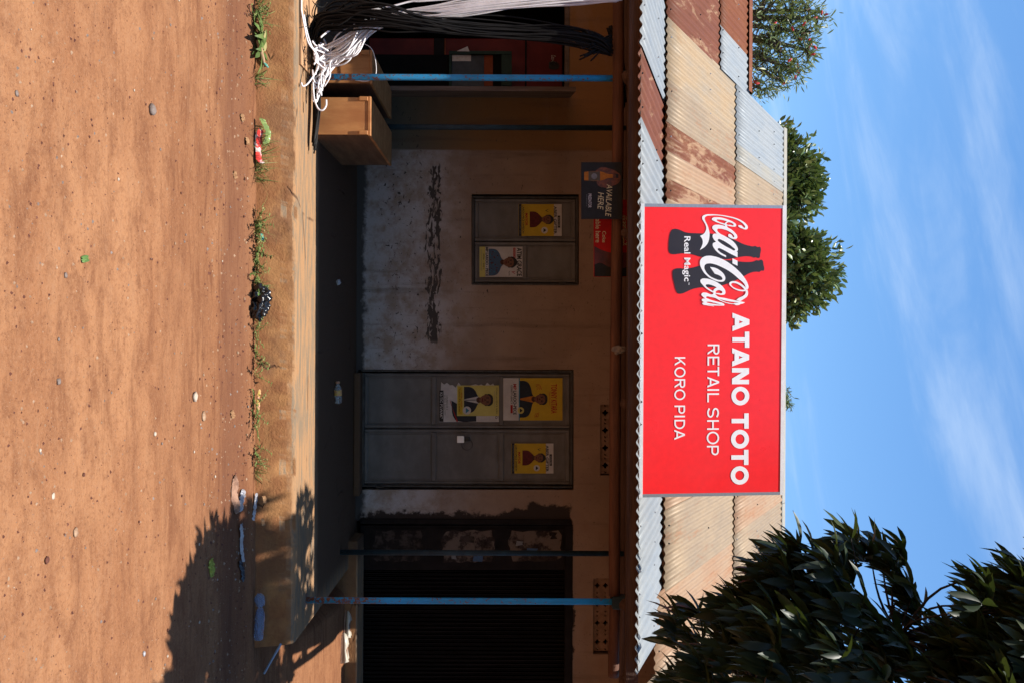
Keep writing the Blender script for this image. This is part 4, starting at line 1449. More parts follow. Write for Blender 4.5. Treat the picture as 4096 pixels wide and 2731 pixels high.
y = LFY - .007
p = thing('campaign_poster', M(1048, 1918, y), 'white campaign poster with a figure in a blue dress on the window shutter', 'poster', 'paper campaign posters on the steel doors')
rect('paper', 988, 1109, 1918, 2090, y, MAT['print_white'], p)
rect('printed_band', 988, 1109, 1918.3, 1941, y - .0004, MAT['print_pale_yellow'], p)
text('lettering', 'ATIM GRACE', 992, 1106, 2067, 2087, y - .0008, MAT['print_black'], p, .03)
rect('printed_badge', 992, 1034, 2053, 2062, y - .0004, MAT['print_red'], p)
text('lettering', 'Okwegomegu', 995, 1031, 2055, 2060, y - .0008, MAT['print_white'], p)
portrait(p, 1050, 1955, 2066, 108, y - .0008, MAT['print_blue'], MAT['print_skin'], MAT['print_black'])
text('lettering', 'MP LAROO - PECE', 990, 1106, 1942.5, 1953, y - .0022, MAT['print_black'], p, .03)
text('lettering', '2026 - 2031', 1015, 1075, 1932, 1938, y - .0008, MAT['print_black'], p, .01)
text('lettering', 'KUGANYA PE PATI WEKA WOKE', 1000, 1085, 1923, 1928, y - .0008, MAT['print_grey'], p)
text('lettering', 'VOTE', 1084, 1104, 2034, 2040, y - .0008, MAT['print_black'], p, .01)
text('printed_tick', 'V', 1086, 1098, 2046, 2060, y - .0008, MAT['print_red'], p, .02, .3)

p = thing('campaign_poster', M(1595, 2013, y), 'large yellow and white campaign poster at the top left of the steel door', 'poster', 'paper campaign posters on the steel doors')
rect('paper', 1511, 1680, 2013, 2250, y, MAT['print_yellow'], p)
rect('printed_band', 1511, 1680, 2013.3, 2075, y - .0004, MAT['print_white'], p)
rect('printed_line', 1511, 1680, 2075, 2079, y - .0008, MAT['print_cyan'], p)
text('lettering', 'TONNY KITARA', 1535, 1652, 2204, 2228, y - .0008, MAT['print_red'], p, .02)
text('lettering', '"Yigam Me Orec"', 1563, 1622, 2196, 2202, y - .0008, MAT['print_red'], p)
portrait(p, 1595, 2079, 2192, 148, y - .0010, MAT['print_suit'], MAT['print_skin'], None, MAT['print_orange'])
text('lettering', 'VOTE', 1534, 1556, 2140, 2160, y - .0008, MAT['print_red'], p, 0, 0, 8)
text('lettering', 'YER', 1648, 1668, 2142, 2158, y - .0008, MAT['print_red'], p, 0, 0, -6)
text('lettering', 'MP', 1534, 1557, 2053, 2066, y - .0008, MAT['print_red'], p, .03)
text('lettering', 'LAROO-PECE', 1561, 1657, 2053, 2066, y - .0008, MAT['print_black'], p, .03)
text('lettering', 'CONSTITUENCY', 1539, 1614, 2043, 2050, y - .0008, MAT['print_black'], p, .02)
rect('printed_badge', 1618, 1651, 2042, 2051, y - .0008, MAT['print_red'], p)
bubble(p, 1640, 2083, 13, y - .0024, MAT['print_pale_yellow'], MAT['print_suit'])

p = thing('torn_poster', M(1605, 1757, y), 'torn white poster with a black lettered foot on the middle left door panel', 'poster', 'paper campaign posters on the steel doors')
random.seed(5)
edge = [(1525 + (6 if i % 2 else -2) + random.uniform(-5, 9) + (10 if i > 3 else 0), 1765 + i * 11.5) for i in range(20)]
shape2d('paper', [[(1686, 1757, 'c'), (1686, 1996, 'c')] + [(a, b, 'c') for a, b in edge[::-1]]], y, MAT['print_white'], p)
shape2d('printed_figure', [[(1600, 1805, 'c'), (1618, 1845), (1600, 1905, 'c'), (1684, 1905, 'c'), (1684, 1840), (1676, 1820)]], y - .0004, MAT['print_suit'], p)
shape2d('printed_stripe', [[(1595, 1800, 'c'), (1604, 1800, 'c'), (1685, 1832, 'c'), (1685, 1826, 'c')]], y - .0008, MAT['print_red'], p)
rect('printed_band', 1560, 1685, 1757.5, 1774, y - .0004, MAT['print_black'], p)
text('lettering', "KI-TIC P'LWAK\"", 1568, 1672, 1760, 1771, y - .0008, MAT['print_white'], p, .02)
text('lettering', 'COUNCILOR 5', 1580, 1637, 1785, 1791, y - .0008, MAT['print_black'], p, .01)
text('lettering', 'O PECE, GULU CITY', 1578, 1660, 1776, 1782, y - .0008, MAT['print_black'], p, .01)
text('lettering', ':O', 1658, 1674, 1981, 1990, y - .0008, MAT['print_black'], p, .02)
y2 = y - .0030
p = thing('campaign_poster', M(1600, 1828, y2), 'small pale yellow poster pasted over the torn white one', 'poster', 'paper campaign posters on the steel doors')
rect('paper', 1540, 1662, 1828, 1996, y2, MAT['print_pale_yellow'], p)
rect('printed_band', 1546, 1656, 1832, 1850, y2 - .0004, MAT['print_yellow'], p)
text('lettering', '"Laoo Pa Lwak"', 1550, 1651, 1835, 1842, y2 - .0012, MAT['print_black'], p)
text('lettering', '2026 - 2031', 1568, 1624, 1844, 1850, y2 - .0012, MAT['print_red'], p)
portrait(p, 1598, 1856, 1975, 106, y2 - .0008, MAT['print_suit'], MAT['print_skin'], None, MAT['print_white'])
text('lettering', 'OCHAN LAWRENCE MORO', 1548, 1654, 1984, 1990, y2 - .0008, MAT['print_black'], p)
text('lettering', 'LAROO PECE DIVISION', 1562, 1626, 1977, 1981, y2 - .0008, MAT['print_grey'], p)
bubble(p, 1640, 1868, 16, y2 - .0024, MAT['print_white'], MAT['print_cyan'])

# padlock with its ring
lk = thing('padlock', M(1754, 1828, WY - .01), 'pale padlock with a wire ring on the steel double door', 'padlock')
a, b = M(1741, 1829, WY), M(1768, 1857, WY)
MB().box(a.x, b.x, WY - .03, WY - .004, a.z, b.z, .004).build('lock_body', MAT['white_frame'], lk)
sp = [M(1747, 1857, WY - .017), M(1747, 1872, WY - .017), M(1754, 1878, WY - .017), M(1762, 1872, WY - .017), M(1762, 1857, WY - .017)]
MB().tube(spline(sp, 5), .0045, 7).build('shackle', MAT['dark_iron'], lk, True)
a, b = M(1746, 1848, WY), M(1762, 1878, WY)
MB().box(a.x, b.x, WY - .010, WY + .012, a.z, b.z, .003).build('hasp', MAT['dark_iron'], lk)
ring = [M(1777 + 22 * math.cos(k * .3927), 1868 + 22 * math.sin(k * .3927), WY - .012 + .004 * math.sin(k)) for k in range(17)]
MB().tube(ring, .0022, 5, False).build('wire_ring', MAT['dark_iron'], lk, True)

# rag tied on the beam
random.seed(3)


def crumple(name, c, r, m, label=None, cat=None, group=None, parent=None, seed=1, amp=.35, sub=3, fr=2.2, smooth=False):
    bm = bmesh.new()
    bmesh.ops.create_icosphere(bm, subdivisions=sub, radius=1)
    o = Vector((seed * 3.1, seed * 1.7, 0))
    for v in bm.verts:
        d = v.co.normalized()
        k = 1 + amp * noise.noise(d * fr + o) + amp * .5 * noise.noise(d * fr * 2.7 + o) - amp * .55 * abs(noise.noise(d * fr * 1.6 - o))
        v.co = Vector((d.x * r[0], d.y * r[1], d.z * r[2])) * k
    bm.verts.index_update()
    vs = [Vector(c) + v.co for v in bm.verts]
    fs = [[v.index for v in f.verts] for f in bm.faces]
    bm.free()
    ob = mk(name, vs, fs, m, parent, smooth, loc=c if parent is None else None)
    return tag(ob, label, cat, group)


crumple('tied_rag', M(1398, 2476, 6.15), (.032, .03, .055), MAT['rag'], 'grey rag tied round the porch beam', 'rag', seed=4)
crumple('paper_scrap', Mz(1130, 1346, .262) + Vector((0, 0, .018)), (.028, .02, .022), MAT['plastic_white'], 'small crumpled pale scrap on the shaded porch floor', 'litter', seed=9, sub=2)

# ================================================================== BOXES, COOLER AND CRATE AT THE LEFT
def wood_box(U0, U1, yf, depth, label):
    x0, x1 = M(U0, 1400, yf).x, M(U1, 1400, yf).x
    zt = .705
    t = thing('wooden_box', ((x0 + x1) / 2, yf + depth / 2, .2605), label, 'box', 'wooden boxes on the porch')
    MB().box(x0 + .004, x1 - .004, yf + .004, yf + .024, .262, zt - .022, .002).build('front_panel', MAT['wood_box'], t)
    MB().box(x0, x0 + .018, yf + .026, yf + depth, .262, zt - .022).build('side_panel', MAT['wood_shaded'], t)
    MB().box(x1 - .018, x1, yf + .026, yf + depth, .262, zt - .022).build('side_panel', MAT['wood_shaded'], t)
    MB().box(x0 - .004, x1 + .004, yf - .002, yf + depth + .01, zt - .0215, zt, .002).build('lid', MAT['wood_box'], t)
    for xa, xb in ((x0 + .001, x0 + .032), (x1 - .032, x1 - .001)):
        MB().box(xa, xb, yf - .016, yf + .003, zt - .085, zt - .0225, .002).build('corner_batten', MAT['wood_box'], t)
    MB().box(x0 + .02, x1 - .02, yf + depth - .02, yf + depth, .262, zt - .022).build('back_panel', MAT['wood_shaded'], t)
    return t


wood_box(388, 541, 6.30, 1.08, 'right hand wooden box, nearer the bare wall, with a pale front')
wood_box(203, 334, 6.36, 1.0, 'left hand wooden box, half hidden behind the white cables')

# red drinks cooler and a green framed case in the open doorway
ck = thing('drinks_cooler', M(100, 1440, 8.9), 'dark red drinks cooler inside the open left doorway', 'cooler')
a, b = M(152, 1445, 8.75), M(372, 2250, 8.75)
MB().box(a.x, b.x, 8.75, 9.35, .257, b.z, .01).build('cooler_body', MAT['red_paint'], ck)
for V0, V1 in ((1735, 1778), (2100, 2106)):
    a, b = M(154, V0, 8.73), M(370, V1, 8.73)
    MB().box(a.x, b.x, 8.735, 8.749, a.z, b.z, .002).build('cooler_rail', MAT['maroon'], ck)
yk = 8.745
text('lettering', 'Coca-Cola', 222, 262, 2205, 2222, yk, MAT['print_white'], ck, 0, .3)
shape2d('printed_bottle', [[(250, 2195, 'c'), (275, 2195, 'c'), (280, 2215), (272, 2235), (258, 2235), (246, 2215)]], yk, MAT['print_black'], ck)
a, b = M(154, 1778.5, 8.73), M(370, 1782, 8.73)
MB().box(a.x, b.x, 8.73, 8.734, a.z, b.z).build('cooler_trim', MAT['orange_paint'], ck)
gc = thing('display_case', M(285, 1795, 8.5), 'green framed display case standing against the red cooler', 'case')
yc = 8.45
f = MB()


def fb(U0, U1, V0, V1):
    p, q = M(U0, V0, yc), M(U1, V1, yc)
    f.box(p.x, q.x, yc, yc + .05, p.z, q.z, .003)


fb(204, 219, 1796, 2047)
fb(345, 400, 1796, 2047)
fb(219.5, 344.5, 1796, 1806)
fb(219.5, 344.5, 2005, 2047)
f.build('case_frame', MAT['green_paint'], gc)
rect('case_board', 219, 345, 1806, 1936, yc + .03, MAT['grey_board'], gc, .01)
rect('case_board', 219, 345, 1937, 1971, yc + .028, MAT['orange_paint'], gc, .01)
rect('case_board', 219, 345, 1972, 2005, yc + .03, MAT['black'], gc, .01)
rect('paper_remnant', 221, 246, 1809, 1884, yc + .026, MAT['paper'], gc)
p = Vector(M(286, 1440, 8.6))
MB().box(M(204, 1, yc).x, M(345, 1, yc).x, yc + .055, yc + .35, .257, M(1, 1795, yc).z).build('case_stand', MAT['black'], gc)
q = [M(206, 1827, yc - .003), M(207, 1878, yc - .003), M(187, 1870, yc - .003)]
o = mk('paper_note', q + [v + Vector((0, .002, 0)) for v in q], [(0, 2, 1), (3, 4, 5), (0, 1, 4, 3), (1, 2, 5, 4), (2, 0, 3, 5)], MAT['paper'], None, False, loc=q[0])
tag(o, 'folded corner of pale paper above the green case', 'paper')

# ================================================================== CABLES
# pale board on the porch edge under the cables
a, b = Mz(318, 1203, .262), Mz(255, 1264, .262)
vs = [(-4.5, 5.90, .2625), (M(268, 1203, 5.95).x, 5.90, .2625), (M(316, 1248, 6.28).x, 6.26, .2625), (M(318, 1262, 6.35).x, 6.37, .2625), (-4.5, 6.37, .2625)]
vs = vs + [(x, y_, .275) for x, y_, z in vs]
n = 5
o = mk('pale_board', vs, [tuple(range(n - 1, -1, -1)), tuple(range(n, 2 * n))] + [(i, (i + 1) % n, n + (i + 1) % n, n + i) for i in range(n)],
       plain('pale_board_wood', A(.40, .235, .125), A(.33, .175, .085), .7, 4, (.5, 3, 3), .2), None, False, loc=vs[0])
tag(o, 'thin pale board lying on the porch edge under the cable ends', 'board')

R = random.Random(21)
wc = thing('white_cable_bundle', (-2.45, 6.1, .27), 'white cables hanging in a bundle and fanning out at the left front post', 'cables')


def U3(U, V, y):
    return M(U, V, y)


def strand(path, r, m, parent, jit, n=6, seg=6, name='cable'):
    """path: list of (U, V, y, spread)"""
    P = []
    ju, jv, jy = R.gauss(0, 1), R.gauss(0, 1), R.gauss(0, 1)
    k2, k3 = R.gauss(0, 1), R.gauss(0, 1)
    for i, (U, V, y_, sp) in enumerate(path):
        a = ju + .5 * k2 * math.sin(i * 1.3) + R.gauss(0, .22)
        b = jv * .7 + .5 * k3 * math.cos(i * 1.1) + R.gauss(0, .22)
        p = M(U + a * sp * jit, V + b * sp * jit * .8, y_ + jy * sp * jit * .0016)
        P.append(p)
    P = spline(P, seg)
    P = [Vector((p.x, p.y, max(p.z, .268 + r if p.y > 5.86 else p.z))) for p in P]
    return MB().tube(P, r, n).build(name, m, parent, True)


top_w = [(-6, 2470, 6.02, 9), (-2, 2300, 6.02, 13), (10, 2100, 6.02, 14), (28, 1900, 6.03, 14), (46, 1760, 6.05, 14), (64, 1620, 6.07, 12)]
for k in range(34):
    end_u = R.uniform(150, 420)
    low = [(90, 1530, 6.06, 10), (120, 1455, 6.05, 16), (170 + .1 * end_u, 1385, 6.05, 26)]
    e = (end_u - 200) / 2
    low += [(205 + e * .55, 1330 + R.uniform(-20, 25), 6.1, 22), (215 + e * 1.3, 1292 + R.uniform(-22, 25), 6.1, 16), (end_u, 1278 + R.uniform(-22, 26), 6.1, 8)]
    if k % 6 == 0:
        low += [(end_u + 18, 1268, 6.1, 5), (end_u + 8, 1254, 6.08, 5), (end_u - 30, 1252, 6.08, 5)]
    strand(top_w + low, .0062, MAT['white_cable'], wc, 1.0, seg=5)
# single stray white strands
strand([(-8, 1880, 5.97, 0), (6, 1690, 5.97, 0), (8, 1640, 5.97, 0), (28, 1560, 5.96, 0), (44, 1470, 5.96, 0), (62, 1380, 6.0, 0), (100, 1320, 6.05, 0)], .0068, MAT['white_cable'], wc, 0)
strand([(-8, 1198, 5.90, 0), (50, 1207, 5.9, 0), (110, 1218, 5.9, 0), (170, 1232, 5.9, 0), (215, 1262, 5.95, 0), (270, 1272, 5.98, 0), (330, 1236, 5.92, 0), (346, 1212, 5.9, 0), (332, 1205, 5.9, 0)], .0065, MAT['white_cable'], wc, 0)
strand([(60, 1216, 5.92, 0), (125, 1227, 5.92, 0), (185, 1246, 5.93, 0), (230, 1272, 5.98, 0), (300, 1262, 6.0, 0)], .0062, MAT['white_cable'], wc, 0)
strand([(330, 1252, 6.0, 0), (395, 1257, 6.0, 0), (435, 1272, 6.0, 0), (442, 1290, 6.0, 0), (425, 1304, 6.0, 0), (400, 1305, 6.0, 0)], .0064, MAT['white_cable'], wc, 0)
strand([(165, 1425, 6.3, 0), (190, 1480, 6.3, 0), (235, 1500, 6.3, 0), (300, 1503, 6.3, 0), (325, 1470, 6.3, 0), (322, 1420, 6.28, 0)], .003, MAT['white_cable'], wc, 0)
for k in range(9):   # cut ends
    u, v = R.uniform(150, 260), R.uniform(1238, 1290)
    a = R.uniform(-2.6, -.4)
    strand([(u, v, 5.95, 0), (u + 18 * math.cos(a), v + 18 * math.sin(a) * -1, 5.97, 0), (u + 46 * math.cos(a), v + 40, 6.0, 0)], .0064, MAT['white_cable'], wc, 0)
MB().tube(spline([M(118, 1177, 5.86), M(112, 1200, 5.9), M(108, 1222, 5.9), M(106, 1240, 5.93)], 5), .0028, 5).build('tie_wire', MAT['dark_iron'], wc, True)

bc = thing('black_cable_bundle', (-2.4, 6.1, .27), 'thick bundle of black cables hanging from the beam at the far left', 'cables')
top_b = [(205, 2440, 6.12, 10), (170, 2380, 6.10, 15), (140, 2250, 6.08, 16), (128, 2050, 6.06, 16), (112, 1850, 6.0, 16), (92, 1680, 5.94, 17), (74, 1560, 5.93, 20), (62, 1450, 5.96, 26)]
for k in range(50):
    e = R.uniform(0, 1)
    low = [(50 + 45 * e, 1360, 5.99, 24), (60 + 45 * e, 1295, 6.02, 20), (110 + 40 * e, 1262, 6.08, 14), (190, 1262, 6.15, 9)]
    strand(top_b + low, .0062, MAT['black_cable'], bc, 1.0, 5, 4)
for k in range(44):   # the run lying on the slab
    e = R.uniform(540, 600)
    strand([(120, 1268, 6.2, 13), (230, 1268, 6.2, 13), (340, 1268, 6.2, 13), (440, 1266, 6.2, 12), (520, 1262, 6.18, 10), (e, 1256, 6.17, 8)], .0065, MAT['black_cable'], bc, .9, 5, 4)
for k in range(26):   # cut ends at the beam
    a = R.uniform(-.9, .75)
    L = R.uniform(55, 120)
    u0 = 165 + R.uniform(-14, 26)
    strand([(u0 - 8, 2445, 6.13, 5), (u0, 2425, 6.12, 5), (u0 + L * math.sin(a + .3) * .55, 2425 - L * .5 * math.cos(a), 6.08, 4), (u0 + L * math.sin(a + .3), 2425 - L * math.cos(a), 6.05, 4)],
           .0062, MAT['black_cable'], bc, .8, 5, 4)
for k in range(30):   # coil behind the beam
    u = R.uniform(100, 180)
    strand([(u, 2440, 6.28, 8), (u + 60, 2470, 6.30, 12), (300 + R.uniform(-20, 60), 2478, 6.32, 14), (400 + R.uniform(-10, 20), 2492, 6.33, 10)], .0075, MAT['black_cable'], bc, 1.0, 5, 4)
for pth in ([(-6, 1310, 6.0, 0), (10, 1360, 6.0, 0), (40, 1410, 6.0, 0), (70, 1450, 6.0, 0)], [(0, 1390, 6.0, 0), (30, 1430, 6.0, 0), (52, 1455, 6.0, 0)],
            [(5, 1250, 5.95, 0), (20, 1262, 5.95, 0), (30, 1290, 6.0, 0), (10, 1310, 6.0, 0)], [(-5, 1275, 5.95, 0), (30, 1255, 5.95, 0), (55, 1248, 5.98, 0), (70, 1252, 6.0, 0)]):
    strand(pth, .0035, MAT['black_cable'], bc, 0)

# ================================================================== LITTER ON THE GROUND
def at(U, V, dz):
    return G(U, V, dz)


def ribbon(name, pts, w, m, label, cat, parent=None, seed=0, lift=.012, group=None):
    """crumpled strip lying on the ground: pts are ground points"""
    P = spline([GS(*p) for p in pts], 7)
    vs, fs = [], []
    K = 6
    for i, p in enumerate(P):
        t = (P[min(i + 1, len(P) - 1)] - P[max(0, i - 1)]).normalized()
        s = Vector((-t.y, t.x, 0)).normalized()
        e = min(1, min(i, len(P) - 1 - i) / 2.5 + .35)
        for k in range(K + 1):
            f_ = (k / K - .5)
            h = lift * (1 - (2 * f_) ** 2) * e + .011 * noise.noise(Vector((i * .55, k * .9, seed)))
            vs.append(p + s * (f_ * w * e) + Vector((0, 0, max(.002, h + .006))))
    m1 = K + 1
    for i in range(len(P) - 1):
        for k in range(K):
            fs.append((i * m1 + k, i * m1 + k + 1, (i + 1) * m1 + k + 1, (i + 1) * m1 + k))
    kk = len(vs)
    vs += [v - Vector((0, 0, .0012)) for v in vs]
    fs += [tuple(kk + q for q in f[::-1]) for f in list(fs)]
    if parent is not None:
        return mk(name, vs, fs, m, parent)
    return tag(mk(name, vs, fs, m, None, False, loc=P[0]), label, cat, group)


MAT['paper_white'] = plain('white_wrapper_inside', A(.62, .58, .55), A(.50, .42, .40), .5, 14, bump=.4)
# black polythene bag: two crumpled lobes
bg_ = thing('black_bag', G(1205, 1035), 'crumpled shiny black plastic bag against the foot of the slab', 'plastic bag')
crumple('bag_lobe', G(1178, 1012, .055), (.070, .05, .066), MAT['bag_black'], parent=bg_, seed=2, amp=.55, fr=1.9, sub=4, smooth=True)
crumple('bag_lobe', G(1240, 1010, .045), (.066, .05, .056), MAT['bag_black'], parent=bg_, seed=6, amp=.6, fr=2.1, sub=4, smooth=True)
crumple('bag_handle', GS(1222, 1030, .06) + Vector((0, -.01, .02)), (.05, .025, .036), MAT['bag_black'], parent=bg_, seed=8, amp=.6, fr=2.4, smooth=True)

# crushed blue bottle: two bodies joined at a twisted waist
bt = thing('crushed_bottle', GS(2440, 1020), 'crushed blue plastic water bottle at the shaded foot of the slab', 'bottle')


def bottle_part(name, a, b, prof, m, parent, sq=1.0, n=14, seed=0):
    a, b = Vector(a), Vector(b)
    t = (b - a).normalized()
    up = Vector((0, 0, 1)) - t * t.z
    up.normalize()
    w = t.cross(up)
    vs, fs = [], []
    for i, (s, r) in enumerate(prof):
        for k in range(n):
            th = 2 * math.pi * k / n
            q = 1 + .16 * noise.noise(Vector((math.cos(th) * 1.3, math.sin(th) * 1.3 + seed, s * 9))) * sq
            vs.append(a + (b - a) * s + (up * math.sin(th) + w * math.cos(th)) * r * q)
    for i in range(len(prof) - 1):
        for k in range(n):
            fs.append((i * n + k, i * n + (k + 1) % n, (i + 1) * n + (k + 1) % n, (i + 1) * n + k))
    fs.append(tuple(range(n - 1, -1, -1)))
    fs.append(tuple((len(prof) - 1) * n + k for k in range(n)))
    return mk(name, vs, fs, m, parent)


prof = [(0, .018), (.03, .030), (.12, .034), (.22, .030), (.32, .033), (.42, .034), (.52, .029), (.64, .034), (.78, .032), (.9, .026), (1, .014)]
bottle_part('bottle_body', GS(2558, 1034, .036), GS(2428, 1042, .040), prof, MAT['bottle_blue'], bt, 1.5, seed=1)
bottle_part('bottle_neck', GS(2426, 1044, .040), GS(2372, 1024, .036), [(0, .010), (.1, .026), (.35, .034), (.7, .034), (.9, .024), (1, .012)], MAT['bottle_blue'], bt, 1.6, seed=4)
# wrapper: red and white sleeve with a green clear one behind it
ribbon('snack_wrapper', [(515, 1032), (555, 1027), (600, 1023), (640, 1026), (655, 1040)], .040, MAT['plastic_red'], 'red and white snack wrapper by the weeds under the wooden box', 'litter', seed=3, lift=.03)
ribbon('paper_sleeve', [(520, 1026), (560, 1020), (592, 1018), (600, 1030)], .026, MAT['paper_white'], 'white paper strip folded along the red snack wrapper', 'litter', seed=5, lift=.03)
ribbon('clear_wrapper', [(474, 1036), (495, 1046), (530, 1062), (562, 1058), (580, 1048)], .036, MAT['plastic_green'], 'green and clear wrapper lying behind the red one', 'litter', seed=8, lift=.03)
ribbon('sachet', [(1555, 1034), (1590, 1028), (1625, 1027), (1660, 1024)], .022, MAT['plastic_yellow'], 'small yellow and pink sachet strip below the double door', 'litter', seed=2)
ribbon('clear_sachet', [(1970, 1022), (2010, 1016), (2045, 1012), (2080, 1008)], .032, MAT['plastic_white'], 'clear sachet with red print beside the tree shadow', 'litter', seed=12)
ribbon('plastic_film', [(1955, 968), (1985, 962), (2015, 957), (2045, 955)], .05, MAT['plastic_white'], 'whitish plastic film beside the torn brown paper', 'litter', seed=15, lift=.02)
ribbon('plastic_film', [(2095, 958), (2130, 962), (2180, 960), (2225, 966), (2245, 970)], .035, MAT['plastic_white'], 'long strip of plastic film inside the tree shadow', 'litter', seed=17)
ribbon('torn_paper', [(1908, 930), (1935, 935), (1975, 930), (2015, 940), (2050, 944)], .085, MAT['cardboard'], 'torn brown paper half buried in the dirt', 'litter', seed=19, lift=.022)
ribbon('teal_scrap', [(252, 1052), (262, 1060), (272, 1066)], .03, MAT['plastic_teal'], 'teal plastic scrap by the dry stick', 'litter', seed=21)
ribbon('teal_scrap', [(935, 1040), (955, 1044), (965, 1046)], .02, MAT['plastic_teal'], 'teal plastic scrap among the weeds left of the black bag', 'litter', seed=22)
ribbon('fallen_leaf', [(2235, 838), (2265, 842), (2300, 850)], .075, MAT['leaf_fallen'], 'yellow green leaf fallen in the tree shadow', 'leaf', seed=25, lift=.006)
ribbon('fallen_leaf', [(1022, 332), (1036, 334), (1050, 337)], .05, MAT['leaf_green'], 'bright green leaf alone on the bare ground', 'leaf', seed=26, lift=.008)
ribbon('cloth_strip', [(2240, 955), (2280, 965), (2325, 968)], .04, MAT['bag_black'], 'dark strip of plastic in the deep tree shadow', 'litter', seed=28)
for k, (U, V, l) in enumerate(((2085, 1046, 'dry curled leaf at the foot of the slab'), (1995, 1052, 'dry leaf flake beside the clear sachet'), (470, 965, 'dry brown leaf in the dirt below the wrapper'),
                               (1655, 925, 'dry leaf in the gutter below the double door'), (700, 935, 'brown leaf in the gutter left of the black bag'), (565, 985, 'curled grey leaf below the red wrapper'))):
    ribbon('dry_leaf', [(U - 14, V - 3), (U, V), (U + 16, V + 3)], .035, MAT['dry_leaf'], l, 'leaf', seed=40 + k, lift=.014)

# stick, straw
MB_ = MB().tube(spline([GS(165, 1032, .02), GS(200, 1042, .022), GS(236, 1052, .018), GS(268, 1060, .012)], 6), [.016] * 8 + [.013] * 6 + [.009] * 5, 8)
o = MB_.build('dry_stick', plain('dry_wood', A(.36, .23, .13), A(.26, .15, .08), .8, 9, (.5, 4, 4)), None, True, loc=GS(200, 1042))
tag(o, 'short dry stick by the broad leaved weed', 'stick')
o = MB().tube([Mz(2576, 1122, .19), Mz(2640, 1085, .07), Mz(2692, 1056, .022)], .009, 8).build('drinking_straw', plain('pale_blue_straw', A(.25, .33, .48), None, .4, 9), None, True, loc=Mz(2692, 1056, .02))
tag(o, 'pale blue plastic pipe leaning at the end of the slab', 'pipe')


# stones
def stone(U, V, r, m, label, group=None, seed=0, name='stone', flat=.55):
    p = G(U, V, 0)
    k = p.y / F * 1.0
    return crumple(name, p + Vector((0, 0, r * k * flat * .6)), (r * k, r * k * .8, r * k * flat), MAT[m], label, 'stone', group, None, seed, .3, 2, 1.6, True)


stone(1585, 774, 20, 'pebble_white', 'rounded pale stone alone on the ground below the double door', seed=1)
stone(1663, 812, 22, 'pebble', 'flat tan stone beside the rounded pale stone', seed=2, flat=.3)
stone(440, 602, 25, 'pebble_grey', 'grey brown stone at the left of the bare ground', seed=3)
stone(1102, 259, 12, 'pebble_grey', 'dark pebble near the green leaf', seed=4)
stone(1525, 230, 14, 'pebble_grey', 'bluish grey pebble low on the bare ground', seed=5)
stone(718, 472, 7, 'pebble_white', 'tiny yellowish chip left of the middle of the ground', seed=6)
stone(1897, 333, 9, 'pebble_red', 'dark red pebble left of the tree shadow', seed=7)
stone(1358, 232, 9, 'pebble_grey', 'pale grey lump low in the middle of the ground', seed=8)
stone(2128, 300, 20, 'pebble', 'flat grey brown stone below the tree shadow', seed=9, flat=.3)
stone(1734, 617, 10, 'pebble_white', 'bright white chip in the middle of the ground', seed=10)
stone(1800, 158, 9, 'pebble_white', 'white chip at the bottom of the ground', seed=11)
stone(1983, 212, 14, 'pebble_white', 'whitish fleck of plaster near the bottom right', seed=12, flat=.2)
stone(2612, 573, 11, 'plastic_white', 'pale bottle cap at the edge of the tree shadow', seed=13, name='bottle_cap')
stone(2238, 185, 16, 'pebble_red', 'dark lump of soil near the bottom right corner', seed=14, flat=.4)
stone(375, 64, 14, 'pebble_grey', 'dark clod at the bottom left', seed=15, flat=.4)
stone(1082, 1012, 9, 'black', 'small black lump just left of the black bag', seed=16)
P_ = random.Random(5)
for k in range(120):
    U, V = P_.uniform(0, 2731), P_.choice((P_.uniform(20, 980), P_.uniform(600, 1010)))
    stone(U, V, P_.uniform(2.2, 6.5), P_.choice(('pebble', 'pebble_red', 'pebble_red', 'pebble_grey', 'pebble_white')), 'tiny pebble lying loose on the bare red ground', 'pebbles strewn over the red ground', seed=50 + k, name='pebble')

# loose grit and crumbs of soil over the near ground (nobody could count it)
GM = []
for k, m in enumerate(('pebble_red', 'pebble', 'pebble_grey')):
    g = MB()
    gr = random.Random(70 + k)
    for i in range((1300, 800, 350)[k]):
        V = gr.uniform(10, 1005)
        if gr.random() < .35:
            V = gr.uniform(820, 1012)
        p = G(gr.uniform(-40, 2771), V)
        r = gr.choice((.0025, .003, .004, .005, .008)) * (1.0 + .25 * (V > 800))
        n_ = 5
        a0 = gr.uniform(0, 6)
        vs = [p + Vector((r * gr.uniform(.7, 1.4) * math.cos(a0 + q * 1.2566), r * gr.uniform(.6, 1.2) * math.sin(a0 + q * 1.2566), -.001)) for q in range(n_)]
        vs.append(p + Vector((gr.uniform(-.3, .3) * r, gr.uniform(-.3, .3) * r, r * gr.uniform(.5, 1.0))))
        g.add(vs, [(q, (q + 1) % n_, n_) for q in range(n_)])
    o = g.build('grit', MAT[m], None, False, loc=(0, 4, 0))
    tag(o, ('crumbs of dark red soil', 'tan gravel crumbs', 'grey gravel crumbs')[k] + ' scattered over the bare ground', 'gravel', None, 'stuff')

